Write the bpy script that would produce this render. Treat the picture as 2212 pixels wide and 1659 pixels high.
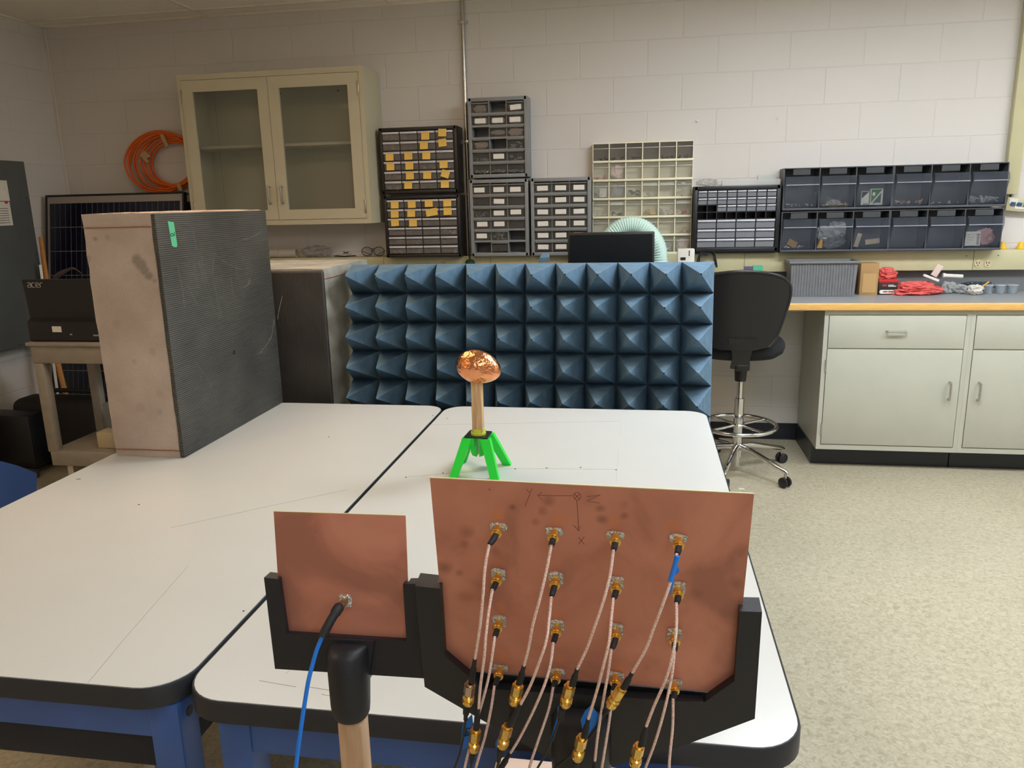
import bpy, bmesh, math, random
from mathutils import Vector, Matrix, noise
random.seed(7)
PI = math.pi
for o in list(bpy.data.objects):
    bpy.data.objects.remove(o, do_unlink=True)
S = bpy.context.scene
COL = S.collection

# ---------------------------------------------------------------- camera
F_PX, PW, PH = 1679.36, 2212.0, 1659.0
CAM_H = 1.525
CAM_R = Vector((0.98599, 0.16526, -0.02226)).normalized()
YAW, PITCH, ROLL = -0.16641717, -0.22980554, -0.02285594
_f = Vector((math.sin(YAW)*math.cos(PITCH), math.cos(YAW)*math.cos(PITCH), math.sin(PITCH)))
_r = Vector((math.cos(YAW), -math.sin(YAW), 0)); _u = _r.cross(_f)
CAM_R = math.cos(ROLL)*_r + math.sin(ROLL)*_u
CAM_U = -math.sin(ROLL)*_r + math.cos(ROLL)*_u
CAM_F = _f
cam_data = bpy.data.cameras.new('camera')
cam = bpy.data.objects.new('camera', cam_data); COL.objects.link(cam)
m = Matrix.Identity(4)
for i in range(3):
    m[i][0] = CAM_R[i]; m[i][1] = CAM_U[i]; m[i][2] = -CAM_F[i]
m[2][3] = CAM_H
cam.matrix_world = m
cam_data.sensor_width = 36.0
cam_data.lens = F_PX/PW*36.0
cam_data.clip_start = 0.05
S.camera = cam
# ---------------------------------------------------------------- world, lights, exposure
w = bpy.data.worlds.new('world'); S.world = w; w.use_nodes = True
w.node_tree.nodes['Background'].inputs[0].default_value = (0.9, 0.95, 1.0, 1)
w.node_tree.nodes['Background'].inputs[1].default_value = 0.15
S.view_settings.view_transform = 'Standard'
S.view_settings.look = 'None'
S.view_settings.exposure = 1.0
S.view_settings.gamma = 1.0
# ceiling troffers: (x, y, strength, warmth); built in the lamp builder below
TROFFERS = [(1.0, 3.05, 15.0, 0), (1.0, 0.6, 7.0, 0), (2.9, 3.05, 14.0, 0), (-1.4, 2.44, 5.5, 1), (1.0, -1.3, 7.0, 0), (-3.0, -0.3, 6.5, 1)]
ROOM_X0, ROOM_X1, ROOM_Y0, ROOM_Y1, ROOM_Z = -3.95, 3.7, -2.6, 5.017, 2.73

def ray(x, y):
    return ((x-PW/2)/F_PX)*CAM_R + ((PH/2-y)/F_PX)*CAM_U + CAM_F
def at(x, y, Y):
    """point of the vertical plane at depth Y that the photo shows at pixel (x, y)"""
    d = ray(x, y); p = d*(Y/d.y); p.z += CAM_H; return p
def atz(x, y, z):
    d = ray(x, y); p = d*((z-CAM_H)/d.z); p.z = z; return p

# ---------------------------------------------------------------- materials
def lin(c):
    return tuple(((v/255)/12.92 if v/255 <= .04045 else ((v/255+.055)/1.055)**2.4) for v in c)
MATS = {}
def mat(name, col, rough=.6, metal=0, noise=0, nscale=20, bump=0, bscale=60, spec=.5, alpha=1, trans=0, coat=0, stretch=None, col2=None, detail=4, emit=0):
    if name in MATS: return MATS[name]
    mm = bpy.data.materials.new(name); mm.use_nodes = True
    nt = mm.node_tree; b = nt.nodes['Principled BSDF']
    c = lin(col)
    b.inputs['Base Color'].default_value = (*c, 1)
    b.inputs['Roughness'].default_value = rough
    b.inputs['Metallic'].default_value = metal
    b.inputs['Specular IOR Level'].default_value = spec
    b.inputs['Alpha'].default_value = alpha
    b.inputs['Transmission Weight'].default_value = trans
    b.inputs['Coat Weight'].default_value = coat
    if emit:
        b.inputs['Emission Color'].default_value = (*c, 1); b.inputs['Emission Strength'].default_value = emit
    tc = nt.nodes.new('ShaderNodeTexCoord'); mp = nt.nodes.new('ShaderNodeMapping')
    nt.links.new(tc.outputs['Object'], mp.inputs['Vector'])
    if stretch: mp.inputs['Scale'].default_value = stretch
    if noise or col2:
        n = nt.nodes.new('ShaderNodeTexNoise'); n.inputs['Scale'].default_value = nscale; n.inputs['Detail'].default_value = detail
        nt.links.new(mp.outputs[0], n.inputs['Vector'])
        r = nt.nodes.new('ShaderNodeValToRGB'); r.color_ramp.elements[0].position = .35; r.color_ramp.elements[1].position = .68
        if col2: a0, a1 = lin(col2), c
        else: a0 = tuple(v*(1-noise) for v in c); a1 = tuple(min(1, v*(1+noise*.6)) for v in c)
        r.color_ramp.elements[0].color = (*a0, 1); r.color_ramp.elements[1].color = (*a1, 1)
        nt.links.new(n.outputs['Fac'], r.inputs[0]); nt.links.new(r.outputs[0], b.inputs['Base Color'])
    if bump:
        n2 = nt.nodes.new('ShaderNodeTexNoise'); n2.inputs['Scale'].default_value = bscale; n2.inputs['Detail'].default_value = 5
        nt.links.new(mp.outputs[0], n2.inputs['Vector'])
        bp = nt.nodes.new('ShaderNodeBump'); bp.inputs['Strength'].default_value = bump; bp.inputs['Distance'].default_value = .01
        nt.links.new(n2.outputs['Fac'], bp.inputs['Height']); nt.links.new(bp.outputs[0], b.inputs['Normal'])
    MATS[name] = mm
    return mm

def brick_mat(name, col, axis, x0, z0):
    """painted concrete block: 406 x 203 mm courses with shallow struck joints"""
    mm = bpy.data.materials.new(name); mm.use_nodes = True
    nt = mm.node_tree; b = nt.nodes['Principled BSDF']; b.inputs['Roughness'].default_value = .55
    tc = nt.nodes.new('ShaderNodeTexCoord'); sp = nt.nodes.new('ShaderNodeSeparateXYZ'); cb = nt.nodes.new('ShaderNodeCombineXYZ')
    nt.links.new(tc.outputs['Object'], sp.inputs[0])
    ax = nt.nodes.new('ShaderNodeMath'); ax.operation = 'ADD'; ax.inputs[1].default_value = -x0+20*.4064
    az = nt.nodes.new('ShaderNodeMath'); az.operation = 'ADD'; az.inputs[1].default_value = -z0+16*.2032
    nt.links.new(sp.outputs[axis], ax.inputs[0]); nt.links.new(sp.outputs[2], az.inputs[0])
    nt.links.new(ax.outputs[0], cb.inputs[0]); nt.links.new(az.outputs[0], cb.inputs[1])
    br = nt.nodes.new('ShaderNodeTexBrick'); br.offset = .5; br.offset_frequency = 2; br.squash = 1
    nt.links.new(cb.outputs[0], br.inputs['Vector'])
    br.inputs['Scale'].default_value = 1; br.inputs['Mortar Size'].default_value = .0045; br.inputs['Mortar Smooth'].default_value = .6
    br.inputs['Brick Width'].default_value = .4064; br.inputs['Row Height'].default_value = .2032; br.inputs['Bias'].default_value = 0
    c = lin(col)
    br.inputs['Color1'].default_value = (*c, 1); br.inputs['Color2'].default_value = (*[v*.985 for v in c], 1)
    br.inputs['Mortar'].default_value = (*[v*.965 for v in c], 1)
    nt.links.new(br.outputs['Color'], b.inputs['Base Color'])
    n = nt.nodes.new('ShaderNodeTexNoise'); n.inputs['Scale'].default_value = 90; n.inputs['Detail'].default_value = 6
    nt.links.new(tc.outputs['Object'], n.inputs['Vector'])
    h = nt.nodes.new('ShaderNodeMath'); h.operation = 'MULTIPLY_ADD'; h.inputs[1].default_value = .10
    inv = nt.nodes.new('ShaderNodeMath'); inv.operation = 'SUBTRACT'; inv.inputs[0].default_value = 1
    nt.links.new(br.outputs['Fac'], inv.inputs[1]); nt.links.new(n.outputs['Fac'], h.inputs[0]); nt.links.new(inv.outputs[0], h.inputs[2])
    bp = nt.nodes.new('ShaderNodeBump'); bp.inputs['Strength'].default_value = .5; bp.inputs['Distance'].default_value = .003
    nt.links.new(h.outputs[0], bp.inputs['Height']); nt.links.new(bp.outputs[0], b.inputs['Normal'])
    return mm

def plastic_clear(name, col, t=.5, rough=.2):
    """tinted see-through plastic: part transparent, part diffuse/glossy"""
    if name in MATS: return MATS[name]
    mm = bpy.data.materials.new(name); mm.use_nodes = True
    nt = mm.node_tree; b = nt.nodes['Principled BSDF']; out = nt.nodes['Material Output']
    b.inputs['Base Color'].default_value = (*lin(col), 1); b.inputs['Roughness'].default_value = rough
    tr = nt.nodes.new('ShaderNodeBsdfTransparent'); tr.inputs[0].default_value = (.93, .93, .93, 1)
    mx = nt.nodes.new('ShaderNodeMixShader'); mx.inputs[0].default_value = 1-t
    nt.links.new(tr.outputs[0], mx.inputs[1]); nt.links.new(b.outputs[0], mx.inputs[2]); nt.links.new(mx.outputs[0], out.inputs[0])
    MATS[name] = mm
    return mm

# ---------------------------------------------------------------- mesh builder
zl_ = 1.1955
def crumple(b, c, sx, sy, sz, seed, rot=0, sub=4, freq=1.6, amp=.55, floor=None):
    """creased soft lump: an ellipsoid pushed in and out along ridged folds"""
    bmm = bmesh.new(); bmesh.ops.create_icosphere(bmm, subdivisions=sub, radius=1)
    R = Matrix.Rotation(math.radians(rot), 3, 'Y'); mp = {}; off = Vector((seed*3.1, seed*1.7, seed*.9))
    for v in bmm.verts:
        n = v.co.normalized()
        rg = 1-abs(noise.noise(n*freq+off))*2; r2 = 1-abs(noise.noise(n*freq*2.7+off*2))*2
        k = 1+amp*(rg-.55)+amp*.45*(r2-.55)
        q = Vector((math.copysign(abs(n.x)**.75, n.x), n.y, math.copysign(abs(n.z)**.8, n.z)))*k
        p = Vector(c)+R @ Vector((q.x*sx, q.y*sy, q.z*sz))
        if floor is not None: p.z = max(p.z, floor+.0004)
        mp[v] = b._v(p)
    for f in bmm.faces: b._f([mp[v] for v in f.verts])
    bmm.free(); return b
def spline_(P_, n=5):
    P_ = [Vector(p) for p in P_]; out = []
    for i in range(len(P_)-1):
        a0, a1, a2, a3 = P_[max(i-1, 0)], P_[i], P_[i+1], P_[min(i+2, len(P_)-1)]
        for k in range(n):
            q = k/n; out.append(.5*((2*a1)+(-a0+a2)*q+(2*a0-5*a1+4*a2-a3)*q*q+(-a0+3*a1-3*a2+a3)*q**3))
    out.append(P_[-1]); return out
def spots(mm, centres, colour, mixin=.55, warp=.004, soft=.6):
    """stains with their own outlines, set into a material at points given in the object's own metres"""
    nt = mm.node_tree; b = nt.nodes['Principled BSDF']; tc = nt.nodes.new('ShaderNodeTexCoord')
    n = nt.nodes.new('ShaderNodeTexNoise'); n.inputs['Scale'].default_value = .12/warp; n.inputs['Detail'].default_value = 4
    nt.links.new(tc.outputs['Object'], n.inputs['Vector'])
    sb = nt.nodes.new('ShaderNodeVectorMath'); sb.operation = 'SUBTRACT'; sb.inputs[1].default_value = (.5, .5, .5); nt.links.new(n.outputs['Color'], sb.inputs[0])
    sc = nt.nodes.new('ShaderNodeVectorMath'); sc.operation = 'SCALE'; sc.inputs['Scale'].default_value = warp*2.6; nt.links.new(sb.outputs[0], sc.inputs[0])
    ad = nt.nodes.new('ShaderNodeVectorMath'); ad.operation = 'ADD'; nt.links.new(tc.outputs['Object'], ad.inputs[0]); nt.links.new(sc.outputs[0], ad.inputs[1])
    last = None
    for c, r, k in centres:
        d = nt.nodes.new('ShaderNodeVectorMath'); d.operation = 'DISTANCE'; d.inputs[1].default_value = c; nt.links.new(ad.outputs[0], d.inputs[0])
        m = nt.nodes.new('ShaderNodeMapRange'); m.interpolation_type = 'SMOOTHSTEP'; m.inputs['From Min'].default_value = r*1.15; m.inputs['From Max'].default_value = r*(1-soft); m.inputs['To Max'].default_value = k; nt.links.new(d.outputs['Value'], m.inputs[0])
        if last is None: last = m.outputs[0]
        else:
            x = nt.nodes.new('ShaderNodeMath'); x.operation = 'MAXIMUM'; nt.links.new(last, x.inputs[0]); nt.links.new(m.outputs[0], x.inputs[1]); last = x.outputs[0]
    mu = nt.nodes.new('ShaderNodeMath'); mu.operation = 'MULTIPLY'; mu.inputs[1].default_value = mixin; nt.links.new(last, mu.inputs[0])
    mx = nt.nodes.new('ShaderNodeMix'); mx.data_type = 'RGBA'; mx.inputs['B'].default_value = (*lin(colour), 1); nt.links.new(mu.outputs[0], mx.inputs[0])
    src = b.inputs['Base Color'].links[0].from_socket; nt.links.new(src, mx.inputs['A']); nt.links.new(mx.outputs['Result'], b.inputs['Base Color'])

class B:
    def __init__(self): self.bm = bmesh.new(); self.xf = Matrix.Identity(4); self.mi = 0
    def _v(self, co): return self.bm.verts.new(self.xf @ Vector(co))
    def _f(self, vs):
        try:
            f = self.bm.faces.new(vs); f.material_index = self.mi; return f
        except ValueError: return None
    def box(self, a, b, bev=0, seg=2):
        x0, y0, z0 = [min(p, q) for p, q in zip(a, b)]; x1, y1, z1 = [max(p, q) for p, q in zip(a, b)]
        if bev and min(x1-x0, y1-y0, z1-z0) > 2*bev:
            t = bmesh.new()
            bmesh.ops.create_cube(t, size=1)
            for v in t.verts: v.co = Vector((x0+(v.co.x+.5)*(x1-x0), y0+(v.co.y+.5)*(y1-y0), z0+(v.co.z+.5)*(z1-z0)))
            bmesh.ops.bevel(t, geom=t.edges[:], offset=bev, segments=seg, affect='EDGES', profile=.5)
            mp = {v: self._v(v.co) for v in t.verts}
            for f in t.faces: self._f([mp[v] for v in f.verts])
            t.free(); return self
        v = [self._v(c) for c in [(x0,y0,z0),(x1,y0,z0),(x1,y1,z0),(x0,y1,z0),(x0,y0,z1),(x1,y0,z1),(x1,y1,z1),(x0,y1,z1)]]
        for q in [(3,2,1,0),(4,5,6,7),(0,1,5,4),(1,2,6,5),(2,3,7,6),(3,0,4,7)]: self._f([v[i] for i in q])
        return self
    def prism(self, poly, fn, t0, t1):
        """poly of (u,v); fn(u,v,t)->xyz; closed prism between t0 and t1"""
        a = [self._v(fn(u, v, t0)) for u, v in poly]; b = [self._v(fn(u, v, t1)) for u, v in poly]
        n = len(poly); self._f(a[::-1]); self._f(b)
        for i in range(n): self._f([a[i], a[(i+1) % n], b[(i+1) % n], b[i]])
        return self
    def quad(self, pts): self._f([self._v(p) for p in pts]); return self
    def ring_tube(self, rings, cap=True, closed=False):
        vs = [[self._v(p) for p in r] for r in rings]; n = len(vs[0])
        rng = range(len(vs) if closed else len(vs)-1)
        for i in rng:
            A, C = vs[i], vs[(i+1) % len(vs)]
            for j in range(n): self._f([A[j], A[(j+1) % n], C[(j+1) % n], C[j]])
        if cap and not closed: self._f(vs[0][::-1]); self._f(vs[-1])
        return self
    def tube(self, pts, r, n=8, closed=False, sq=1.0):
        pts = [Vector(p) for p in pts]; rr = r if isinstance(r, (list, tuple)) else [r]*len(pts)
        rings = []; up = None; N = len(pts)
        for i, p in enumerate(pts):
            if closed: d = pts[(i+1) % N]-pts[i-1]
            else: d = pts[min(i+1, N-1)]-pts[max(i-1, 0)]
            if d.length < 1e-9: d = Vector((0, 0, 1))
            d.normalize()
            if up is None: up = Vector((0, 0, 1)) if abs(d.z) < .9 else Vector((0, 1, 0))
            s = d.cross(up)
            if s.length < 1e-6: s = d.cross(Vector((1, 0, 0)))
            s.normalize(); up2 = s.cross(d).normalized(); up = up2
            rings.append([p+s*math.cos(2*PI*k/n)*rr[i]+up2*math.sin(2*PI*k/n)*rr[i]*sq for k in range(n)])
        return self.ring_tube(rings, closed=closed)
    def cyl(self, p0, p1, r0, r1=None, n=20):
        return self.tube([p0, p1], [r0, r1 if r1 is not None else r0], n)
    def lathe(self, prof, c=(0, 0, 0), n=28):
        rings = [[(c[0]+r*math.cos(2*PI*k/n), c[1]+r*math.sin(2*PI*k/n), c[2]+z) for k in range(n)] for r, z in prof]
        return self.ring_tube(rings)
    def ball(self, c, rx, ry=None, rz=None, n=16, M=None):
        ry = ry or rx; rz = rz or rx; rings = []
        for i in range(1, n):
            a = PI*i/n; rings.append([(math.sin(a)*math.cos(2*PI*k/(2*n)), math.sin(a)*math.sin(2*PI*k/(2*n)), -math.cos(a)) for k in range(2*n)])
        M = M or Matrix.Identity(3); c = Vector(c)
        f = lambda q: c+M @ Vector((q[0]*rx, q[1]*ry, q[2]*rz))
        vs = [[self._v(f(p)) for p in r] for r in rings]; b, t = self._v(f((0, 0, -1))), self._v(f((0, 0, 1))); m = 2*n
        for i in range(len(vs)-1):
            for j in range(m): self._f([vs[i][j], vs[i][(j+1) % m], vs[i+1][(j+1) % m], vs[i+1][j]])
        for j in range(m): self._f([b, vs[0][(j+1) % m], vs[0][j]]); self._f([t, vs[-1][j], vs[-1][(j+1) % m]])
        return self

ORG = {}
def link(o, parent=None):
    COL.objects.link(o)
    if parent is not None: o.parent = parent
    return o
def put(name, b, m, parent=None, smooth=35, loc=None):
    """link the builder's mesh as one object; its coordinates are in metres of the room"""
    org = ORG[parent.name] if parent is not None else Vector((0, 0, 0))
    if parent is None and loc is None:
        vs = [v.co for v in b.bm.verts]
        loc = Vector(((min(v.x for v in vs)+max(v.x for v in vs))/2, (min(v.y for v in vs)+max(v.y for v in vs))/2, min(v.z for v in vs)))
    o_loc = Vector(loc) if (loc is not None) else org
    bmesh.ops.recalc_face_normals(b.bm, faces=b.bm.faces[:])
    bmesh.ops.translate(b.bm, verts=b.bm.verts[:], vec=-o_loc)
    me = bpy.data.meshes.new(name); b.bm.to_mesh(me); b.bm.free()
    for x in (m if isinstance(m, (list, tuple)) else [m]): me.materials.append(x)
    if smooth:
        me.polygons.foreach_set('use_smooth', [True]*len(me.polygons)); me.set_sharp_from_angle(angle=math.radians(smooth))
    o = bpy.data.objects.new(name, me); link(o, parent)
    o.location = o_loc-org if parent is not None else o_loc
    ORG[o.name] = o_loc
    return o
def tag(o, label, cat, group=None, kind=None):
    o['label'] = label; o['category'] = cat
    if group: o['group'] = group
    if kind: o['kind'] = kind
    return o
def thing(name, loc, label, cat, group=None):
    o = bpy.data.objects.new(name, None); COL.objects.link(o); o.location = loc; o.empty_display_size = .05
    ORG[o.name] = Vector(loc); return tag(o, label, cat, group)
def struct(name, b, m, smooth=0, loc=(0, 0, 0)):
    o = put(name, b, m, None, smooth, loc); o['kind'] = 'structure'; return o
def inst(src, parent, loc, name=None):
    """another object with the same mesh, placed in room metres under parent"""
    o = src.copy(); COL.objects.link(o); o.parent = parent; o.location = Vector(loc)-ORG[parent.name]; ORG[o.name] = Vector(loc); return o
def proto(name, b, m, smooth=35):
    bmesh.ops.recalc_face_normals(b.bm, faces=b.bm.faces[:])
    me = bpy.data.meshes.new(name); b.bm.to_mesh(me); b.bm.free()
    for x in (m if isinstance(m, (list, tuple)) else [m]): me.materials.append(x)
    if smooth:
        me.polygons.foreach_set('use_smooth', [True]*len(me.polygons)); me.set_sharp_from_angle(angle=math.radians(smooth))
    return me
def pinst(me, name, parent, loc, rz=0, ry=0):
    o = bpy.data.objects.new(name, me); link(o, parent); o.location = Vector(loc)-ORG[parent.name]; o.rotation_euler = (0, ry, rz)
    ORG[o.name] = Vector(loc); return o

# common materials
M_BLACK = mat('black_plastic', (24, 24, 26), .42, noise=.25, nscale=60)
M_BLACKM = mat('black_matte', (30, 30, 33), .65, noise=.2, nscale=40)
M_PRINT = mat('black_printed_plastic', (26, 28, 34), .45, bump=.06, bscale=400)
M_STEEL = mat('brushed_steel', (190, 188, 182), .28, 1, noise=.1, nscale=90)
M_CHROME = mat('chrome', (215, 215, 215), .12, 1)
M_GOLD = mat('gold_plate', (240, 200, 108), .22, .9, noise=.15, nscale=200)
M_SOLDER = mat('solder', (232, 230, 224), .25, .7, bump=.9, bscale=420)
M_CREAM = mat('cream_enamel', (196, 190, 150), .45, noise=.04, nscale=8)
M_CAB = mat('sage_enamel', (182, 183, 168), .42, noise=.03, nscale=6)
M_UPCAB = mat('putty_enamel', (196, 188, 160), .42, noise=.03, nscale=6)
M_WHITE = mat('white_card', (222, 220, 210), .7, noise=.05, nscale=40)
M_GREYP = mat('grey_plastic', (118, 120, 122), .45, noise=.1, nscale=30)
M_BLUEPAINT = mat('blue_enamel', (60, 94, 160), .35, noise=.12, nscale=7, col2=None)

# ================================================================ ROOM
X0, X1, Y0, Y1, ZC = ROOM_X0, ROOM_X1, ROOM_Y0, ROOM_Y1, ROOM_Z
WALLC = (214, 209, 202)
mw_b = brick_mat('painted_block_back', WALLC, 0, -.9953, 2.6475)
mw_s = brick_mat('painted_block_side', WALLC, 1, .12, 2.6475)
struct('wall_back', B().box((X0-.1, Y1, -.05), (X1+.1, Y1+.1, ZC+.1)), mw_b)
struct('wall_left', B().box((X0-.1, Y0-.1, -.05), (X0, Y1, ZC+.1)), mw_s)
struct('wall_right', B().box((X1, Y0-.1, -.05), (X1+.1, Y1, ZC+.1)), mw_s)
struct('wall_front', B().box((X0, Y0-.1, -.05), (X1, Y0, ZC+.1)), mw_b)
# speckled vinyl floor
mf = bpy.data.materials.new('speckled_vinyl'); mf.use_nodes = True
nt = mf.node_tree; b = nt.nodes['Principled BSDF']; b.inputs['Roughness'].default_value = .33
tc = nt.nodes.new('ShaderNodeTexCoord')
vo = nt.nodes.new('ShaderNodeTexNoise'); vo.inputs['Scale'].default_value = 55; vo.inputs['Detail'].default_value = 3; vo.inputs['Distortion'].default_value = 1.2
r = nt.nodes.new('ShaderNodeValToRGB'); cr = r.color_ramp; cr.elements[0].position = .34; cr.elements[0].color = (*lin((160, 152, 128)), 1)
cr.elements[1].position = .66; cr.elements[1].color = (*lin((188, 181, 158)), 1); e = cr.elements.new(.47); e.color = (*lin((174, 167, 143)), 1)
n2 = nt.nodes.new('ShaderNodeTexNoise'); n2.inputs['Scale'].default_value = 1.4; n2.inputs['Detail'].default_value = 5
mx = nt.nodes.new('ShaderNodeMix'); mx.data_type = 'RGBA'; mx.blend_type = 'MULTIPLY'; mx.inputs[0].default_value = .35
r2 = nt.nodes.new('ShaderNodeValToRGB'); r2.color_ramp.elements[0].position = .35; r2.color_ramp.elements[0].color = (.8, .78, .74, 1); r2.color_ramp.elements[1].position = .6
nt.links.new(tc.outputs['Object'], vo.inputs['Vector']); nt.links.new(tc.outputs['Object'], n2.inputs['Vector'])
nt.links.new(vo.outputs['Fac'], r.inputs[0]); nt.links.new(n2.outputs['Fac'], r2.inputs[0])
nt.links.new(r.outputs[0], mx.inputs['A']); nt.links.new(r2.outputs[0], mx.inputs['B']); nt.links.new(mx.outputs['Result'], b.inputs['Base Color'])
struct('floor', B().box((X0-.1, Y0-.1, -.1), (X1+.1, Y1, 0)), mf)
M_TILE = mat('ceiling_tile', (250, 244, 230), .9, noise=.08, nscale=160, bump=.4, bscale=220)
struct('ceiling', B().box((X0-.1, Y0-.1, ZC), (X1+.1, Y1, ZC+.1)), M_TILE)
# suspended ceiling grid, all its bars one lattice
b = B()
xs = [-2.76+1.22*i for i in range(-1, 6)]; ys = [4.84-.61*i for i in range(0, 13)]
for x in xs:
    if X0 < x < X1: b.box((x-.012, Y0, ZC-.008), (x+.012, Y1, ZC))
for y in ys:
    if Y0 < y: b.box((X0, y-.012, ZC-.007), (X1, y+.012, ZC))
b.box((X0, Y1-.02, ZC-.01), (X1, Y1, ZC)); b.box((X0, Y0, ZC-.01), (X0+.02, Y1, ZC))
struct('trim_1', b, mat('grid_enamel', (232, 224, 204), .5))
M_BASE = mat('black_vinyl_base', (30, 34, 42), .35)
b = B(); b.box((X0, Y1-.008, 0), (X1, Y1, .105)); b.box((X0, Y1-.018, 0), (X1, Y1, .012))
struct('baseboard_back', b, M_BASE)
b = B(); b.box((X0, Y0, 0), (X0+.008, Y1-.02, .105)); struct('baseboard_left', b, M_BASE)
struct('trim_2', B().cyl((X0+.004, Y1-.004, .11), (X0+.004, Y1-.004, ZC-.01), .007, n=8), mat('corner_bead', (216, 208, 196), .5))

# ceiling troffers with prismatic diffusers
for i, (x, y, st, wm) in enumerate(TROFFERS):
    t = thing('ceiling_light', (x, y, ZC-.03), ['recessed ceiling light over the workbench, nearest the chair', 'recessed ceiling light above the right white table', 'recessed ceiling light farthest right', 'recessed warm ceiling light above the left table', 'recessed ceiling light behind the camera', 'recessed warm ceiling light at the dim left corner behind the camera'][i], 'ceiling light', 'recessed ceiling lights')
    f = B()
    for a, c in (((x-.61, y-.305), (x+.61, y-.28)), ((x-.61, y+.28), (x+.61, y+.305)), ((x-.61, y-.28), (x-.585, y+.28)), ((x+.585, y-.28), (x+.61, y+.28))):
        f.box((a[0], a[1], ZC-.03), (c[0], c[1], ZC-.001))
    put('frame', f, mat('white_enamel', (225, 225, 220), .4), t)
    d = B(); d.box((x-.585, y-.28, ZC-.022), (x+.585, y+.28, ZC-.014))
    col = (255, 216, 174) if wm else (240, 246, 255)
    mm = bpy.data.materials.new('lit_diffuser'); mm.use_nodes = True
    pb = mm.node_tree.nodes['Principled BSDF']; pb.inputs['Emission Color'].default_value = (*lin(col), 1); pb.inputs['Emission Strength'].default_value = st
    put('diffuser', d, mm, t)

# conduit on the wall
t = thing('conduit', (-1.094, Y1, 1.2), 'thin galvanised conduit running down the block wall beside the drawer cabinets', 'conduit')
put('pipe', B().cyl((-1.094, Y1-.016, 1.2), (-1.094, Y1-.016, ZC-.002), .0115, n=14), M_STEEL, t)
b = B()
for z in (1.9, 2.6): b.box((-1.125, Y1-.012, z-.01), (-1.063, Y1-.001, z+.01)).box((-1.108, Y1-.031, z-.01), (-1.08, Y1-.01, z+.01), .002)
put('strap', b, M_STEEL, t)
# vertical raceway at the right
t = thing('cable_raceway', (2.082, Y1, 1.5), 'tall cream metal raceway running up the wall right of the clear bins', 'raceway')
put('cover', B().box((2.045, Y1-.045, 1.505), (2.12, Y1-.001, ZC-.001), .004), M_CREAM, t)
# jack plate tilted below it
t = thing('jack_plate', (2.13, Y1-.03, 1.44), 'cream box with three blue data jacks hanging tilted below the raceway', 'data jack box')
b = B(); b.xf = Matrix.Translation((2.135, Y1-.035, 1.445)) @ Matrix.Rotation(math.radians(6), 4, 'Y')
b.box((-.075, -.02, -.038), (.075, .03, .038), .005); put('box', b, M_CREAM, t)
b = B(); b.xf = Matrix.Translation((2.135, Y1-.035, 1.445)) @ Matrix.Rotation(math.radians(6), 4, 'Y')
b.box((-.066, -.024, .004), (-.02, -.02, .03)); b.box((.012, -.024, -.012), (.066, -.024+.004, .03)); b.box((-.03, -.024, -.024), (.022, -.02, -.008)); put('insert', b, M_WHITE, t)
b = B(); b.xf = Matrix.Translation((2.135, Y1-.035, 1.445)) @ Matrix.Rotation(math.radians(6), 4, 'Y')
for k in (-.044, -.01, .024): b.box((k-.011, -.03, -.008), (k+.011, -.02, .012))
put('jack', b, mat('jack_blue', (30, 78, 120), .4), t)
b = B(); b.tube([(2.09, Y1-.02, 1.505), (2.088, Y1-.022, 1.49), (2.1, Y1-.022, 1.478)], .006); put('cord', b, M_BLACKM, t)
# two wall anchors
for (x, z, l) in ((.321, 1.976, 'small bare screw in the blank wall above the white bin rack'), (.784, 1.971, 'small bare screw in the blank wall above the clear tilt bins')):
    tag(put('wall_screw', B().cyl((x, Y1, z), (x, Y1-.014, z), .004, .006, n=10), M_STEEL), l, 'screw')

# ================================================================ BENCH RACEWAY (ledge), COUNTER, BASE CABINETS
LX0, LX1 = -2.75, 3.2
t = thing('bench_raceway', (0, Y1, 1.078), 'long cream power raceway along the wall above the counter, a ledge for the bins', 'raceway')
b = B(); b.box((LX0, 4.93, 1.079), (LX1, Y1-.001, 1.195), .004)
put('channel', b, M_CREAM, t)
b = B()
for x in (-1.66, -.95, -.42, .62, 1.905): b.box((x-.0012, 4.9285, 1.082), (x+.0012, 4.9302, 1.192))
put('seam', b, mat('seam_dark', (110, 104, 78), .6), t)
b = B()
for x in (1.865, 2.035): b.cyl((x, 4.9285, 1.162), (x, 4.931, 1.162), .0035, n=8)
put('screw', b, mat('screw_dark', (80, 78, 70), .4, .6), t)
def outlet(x, z):
    b = B(); b.prism([(x+.018*math.cos(a)*1.0, z+.022*math.sin(a)) for a in [2*PI*k/20 for k in range(20)]], lambda u, v, w: (u, w, v), 4.9255, 4.9302)
    o = put('outlet', b, mat('almond_plastic', (204, 190, 150), .4), t)
    c = B()
    for dx, w_ in ((-.007, .0018), (.007, .0018)): c.box((x+dx-w_, 4.9245, z-.002), (x+dx+w_, 4.9257, z+.010))
    c.cyl((x, 4.9245, z-.011), (x, 4.9257, z-.011), .0035, n=8)
    put('slot', c, M_BLACK, o)
outlet(1.93, 1.118); outlet(1.982, 1.118)
outlet(-1.26, 1.15)
# countertop
t = thing('countertop', (.3, 4.6, .915), 'long grey laminate countertop with a honey wood front edge along the wall', 'countertop')
M_LAM = mat('grey_laminate', (150, 153, 155), .35, noise=.06, nscale=120)
put('top', B().box((LX0, 4.455, .915), (LX1, Y1-.002, .95)), M_LAM, t)
put('backsplash', B().box((LX0, Y1-.03, .951), (LX1, Y1-.002, 1.077)), mat('grey_laminate_dark', (112, 114, 116), .4, noise=.05, nscale=60), t)
M_OAK = mat('oak_edge', (232, 190, 116), .4, nscale=14, stretch=(1.2, 30, 60), col2=(206, 156, 84))
b = B(); b.box((LX0, 4.428, .911), (LX1, 4.4545, .951), .006, 3); put('wood_edge', b, M_OAK, t)

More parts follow.
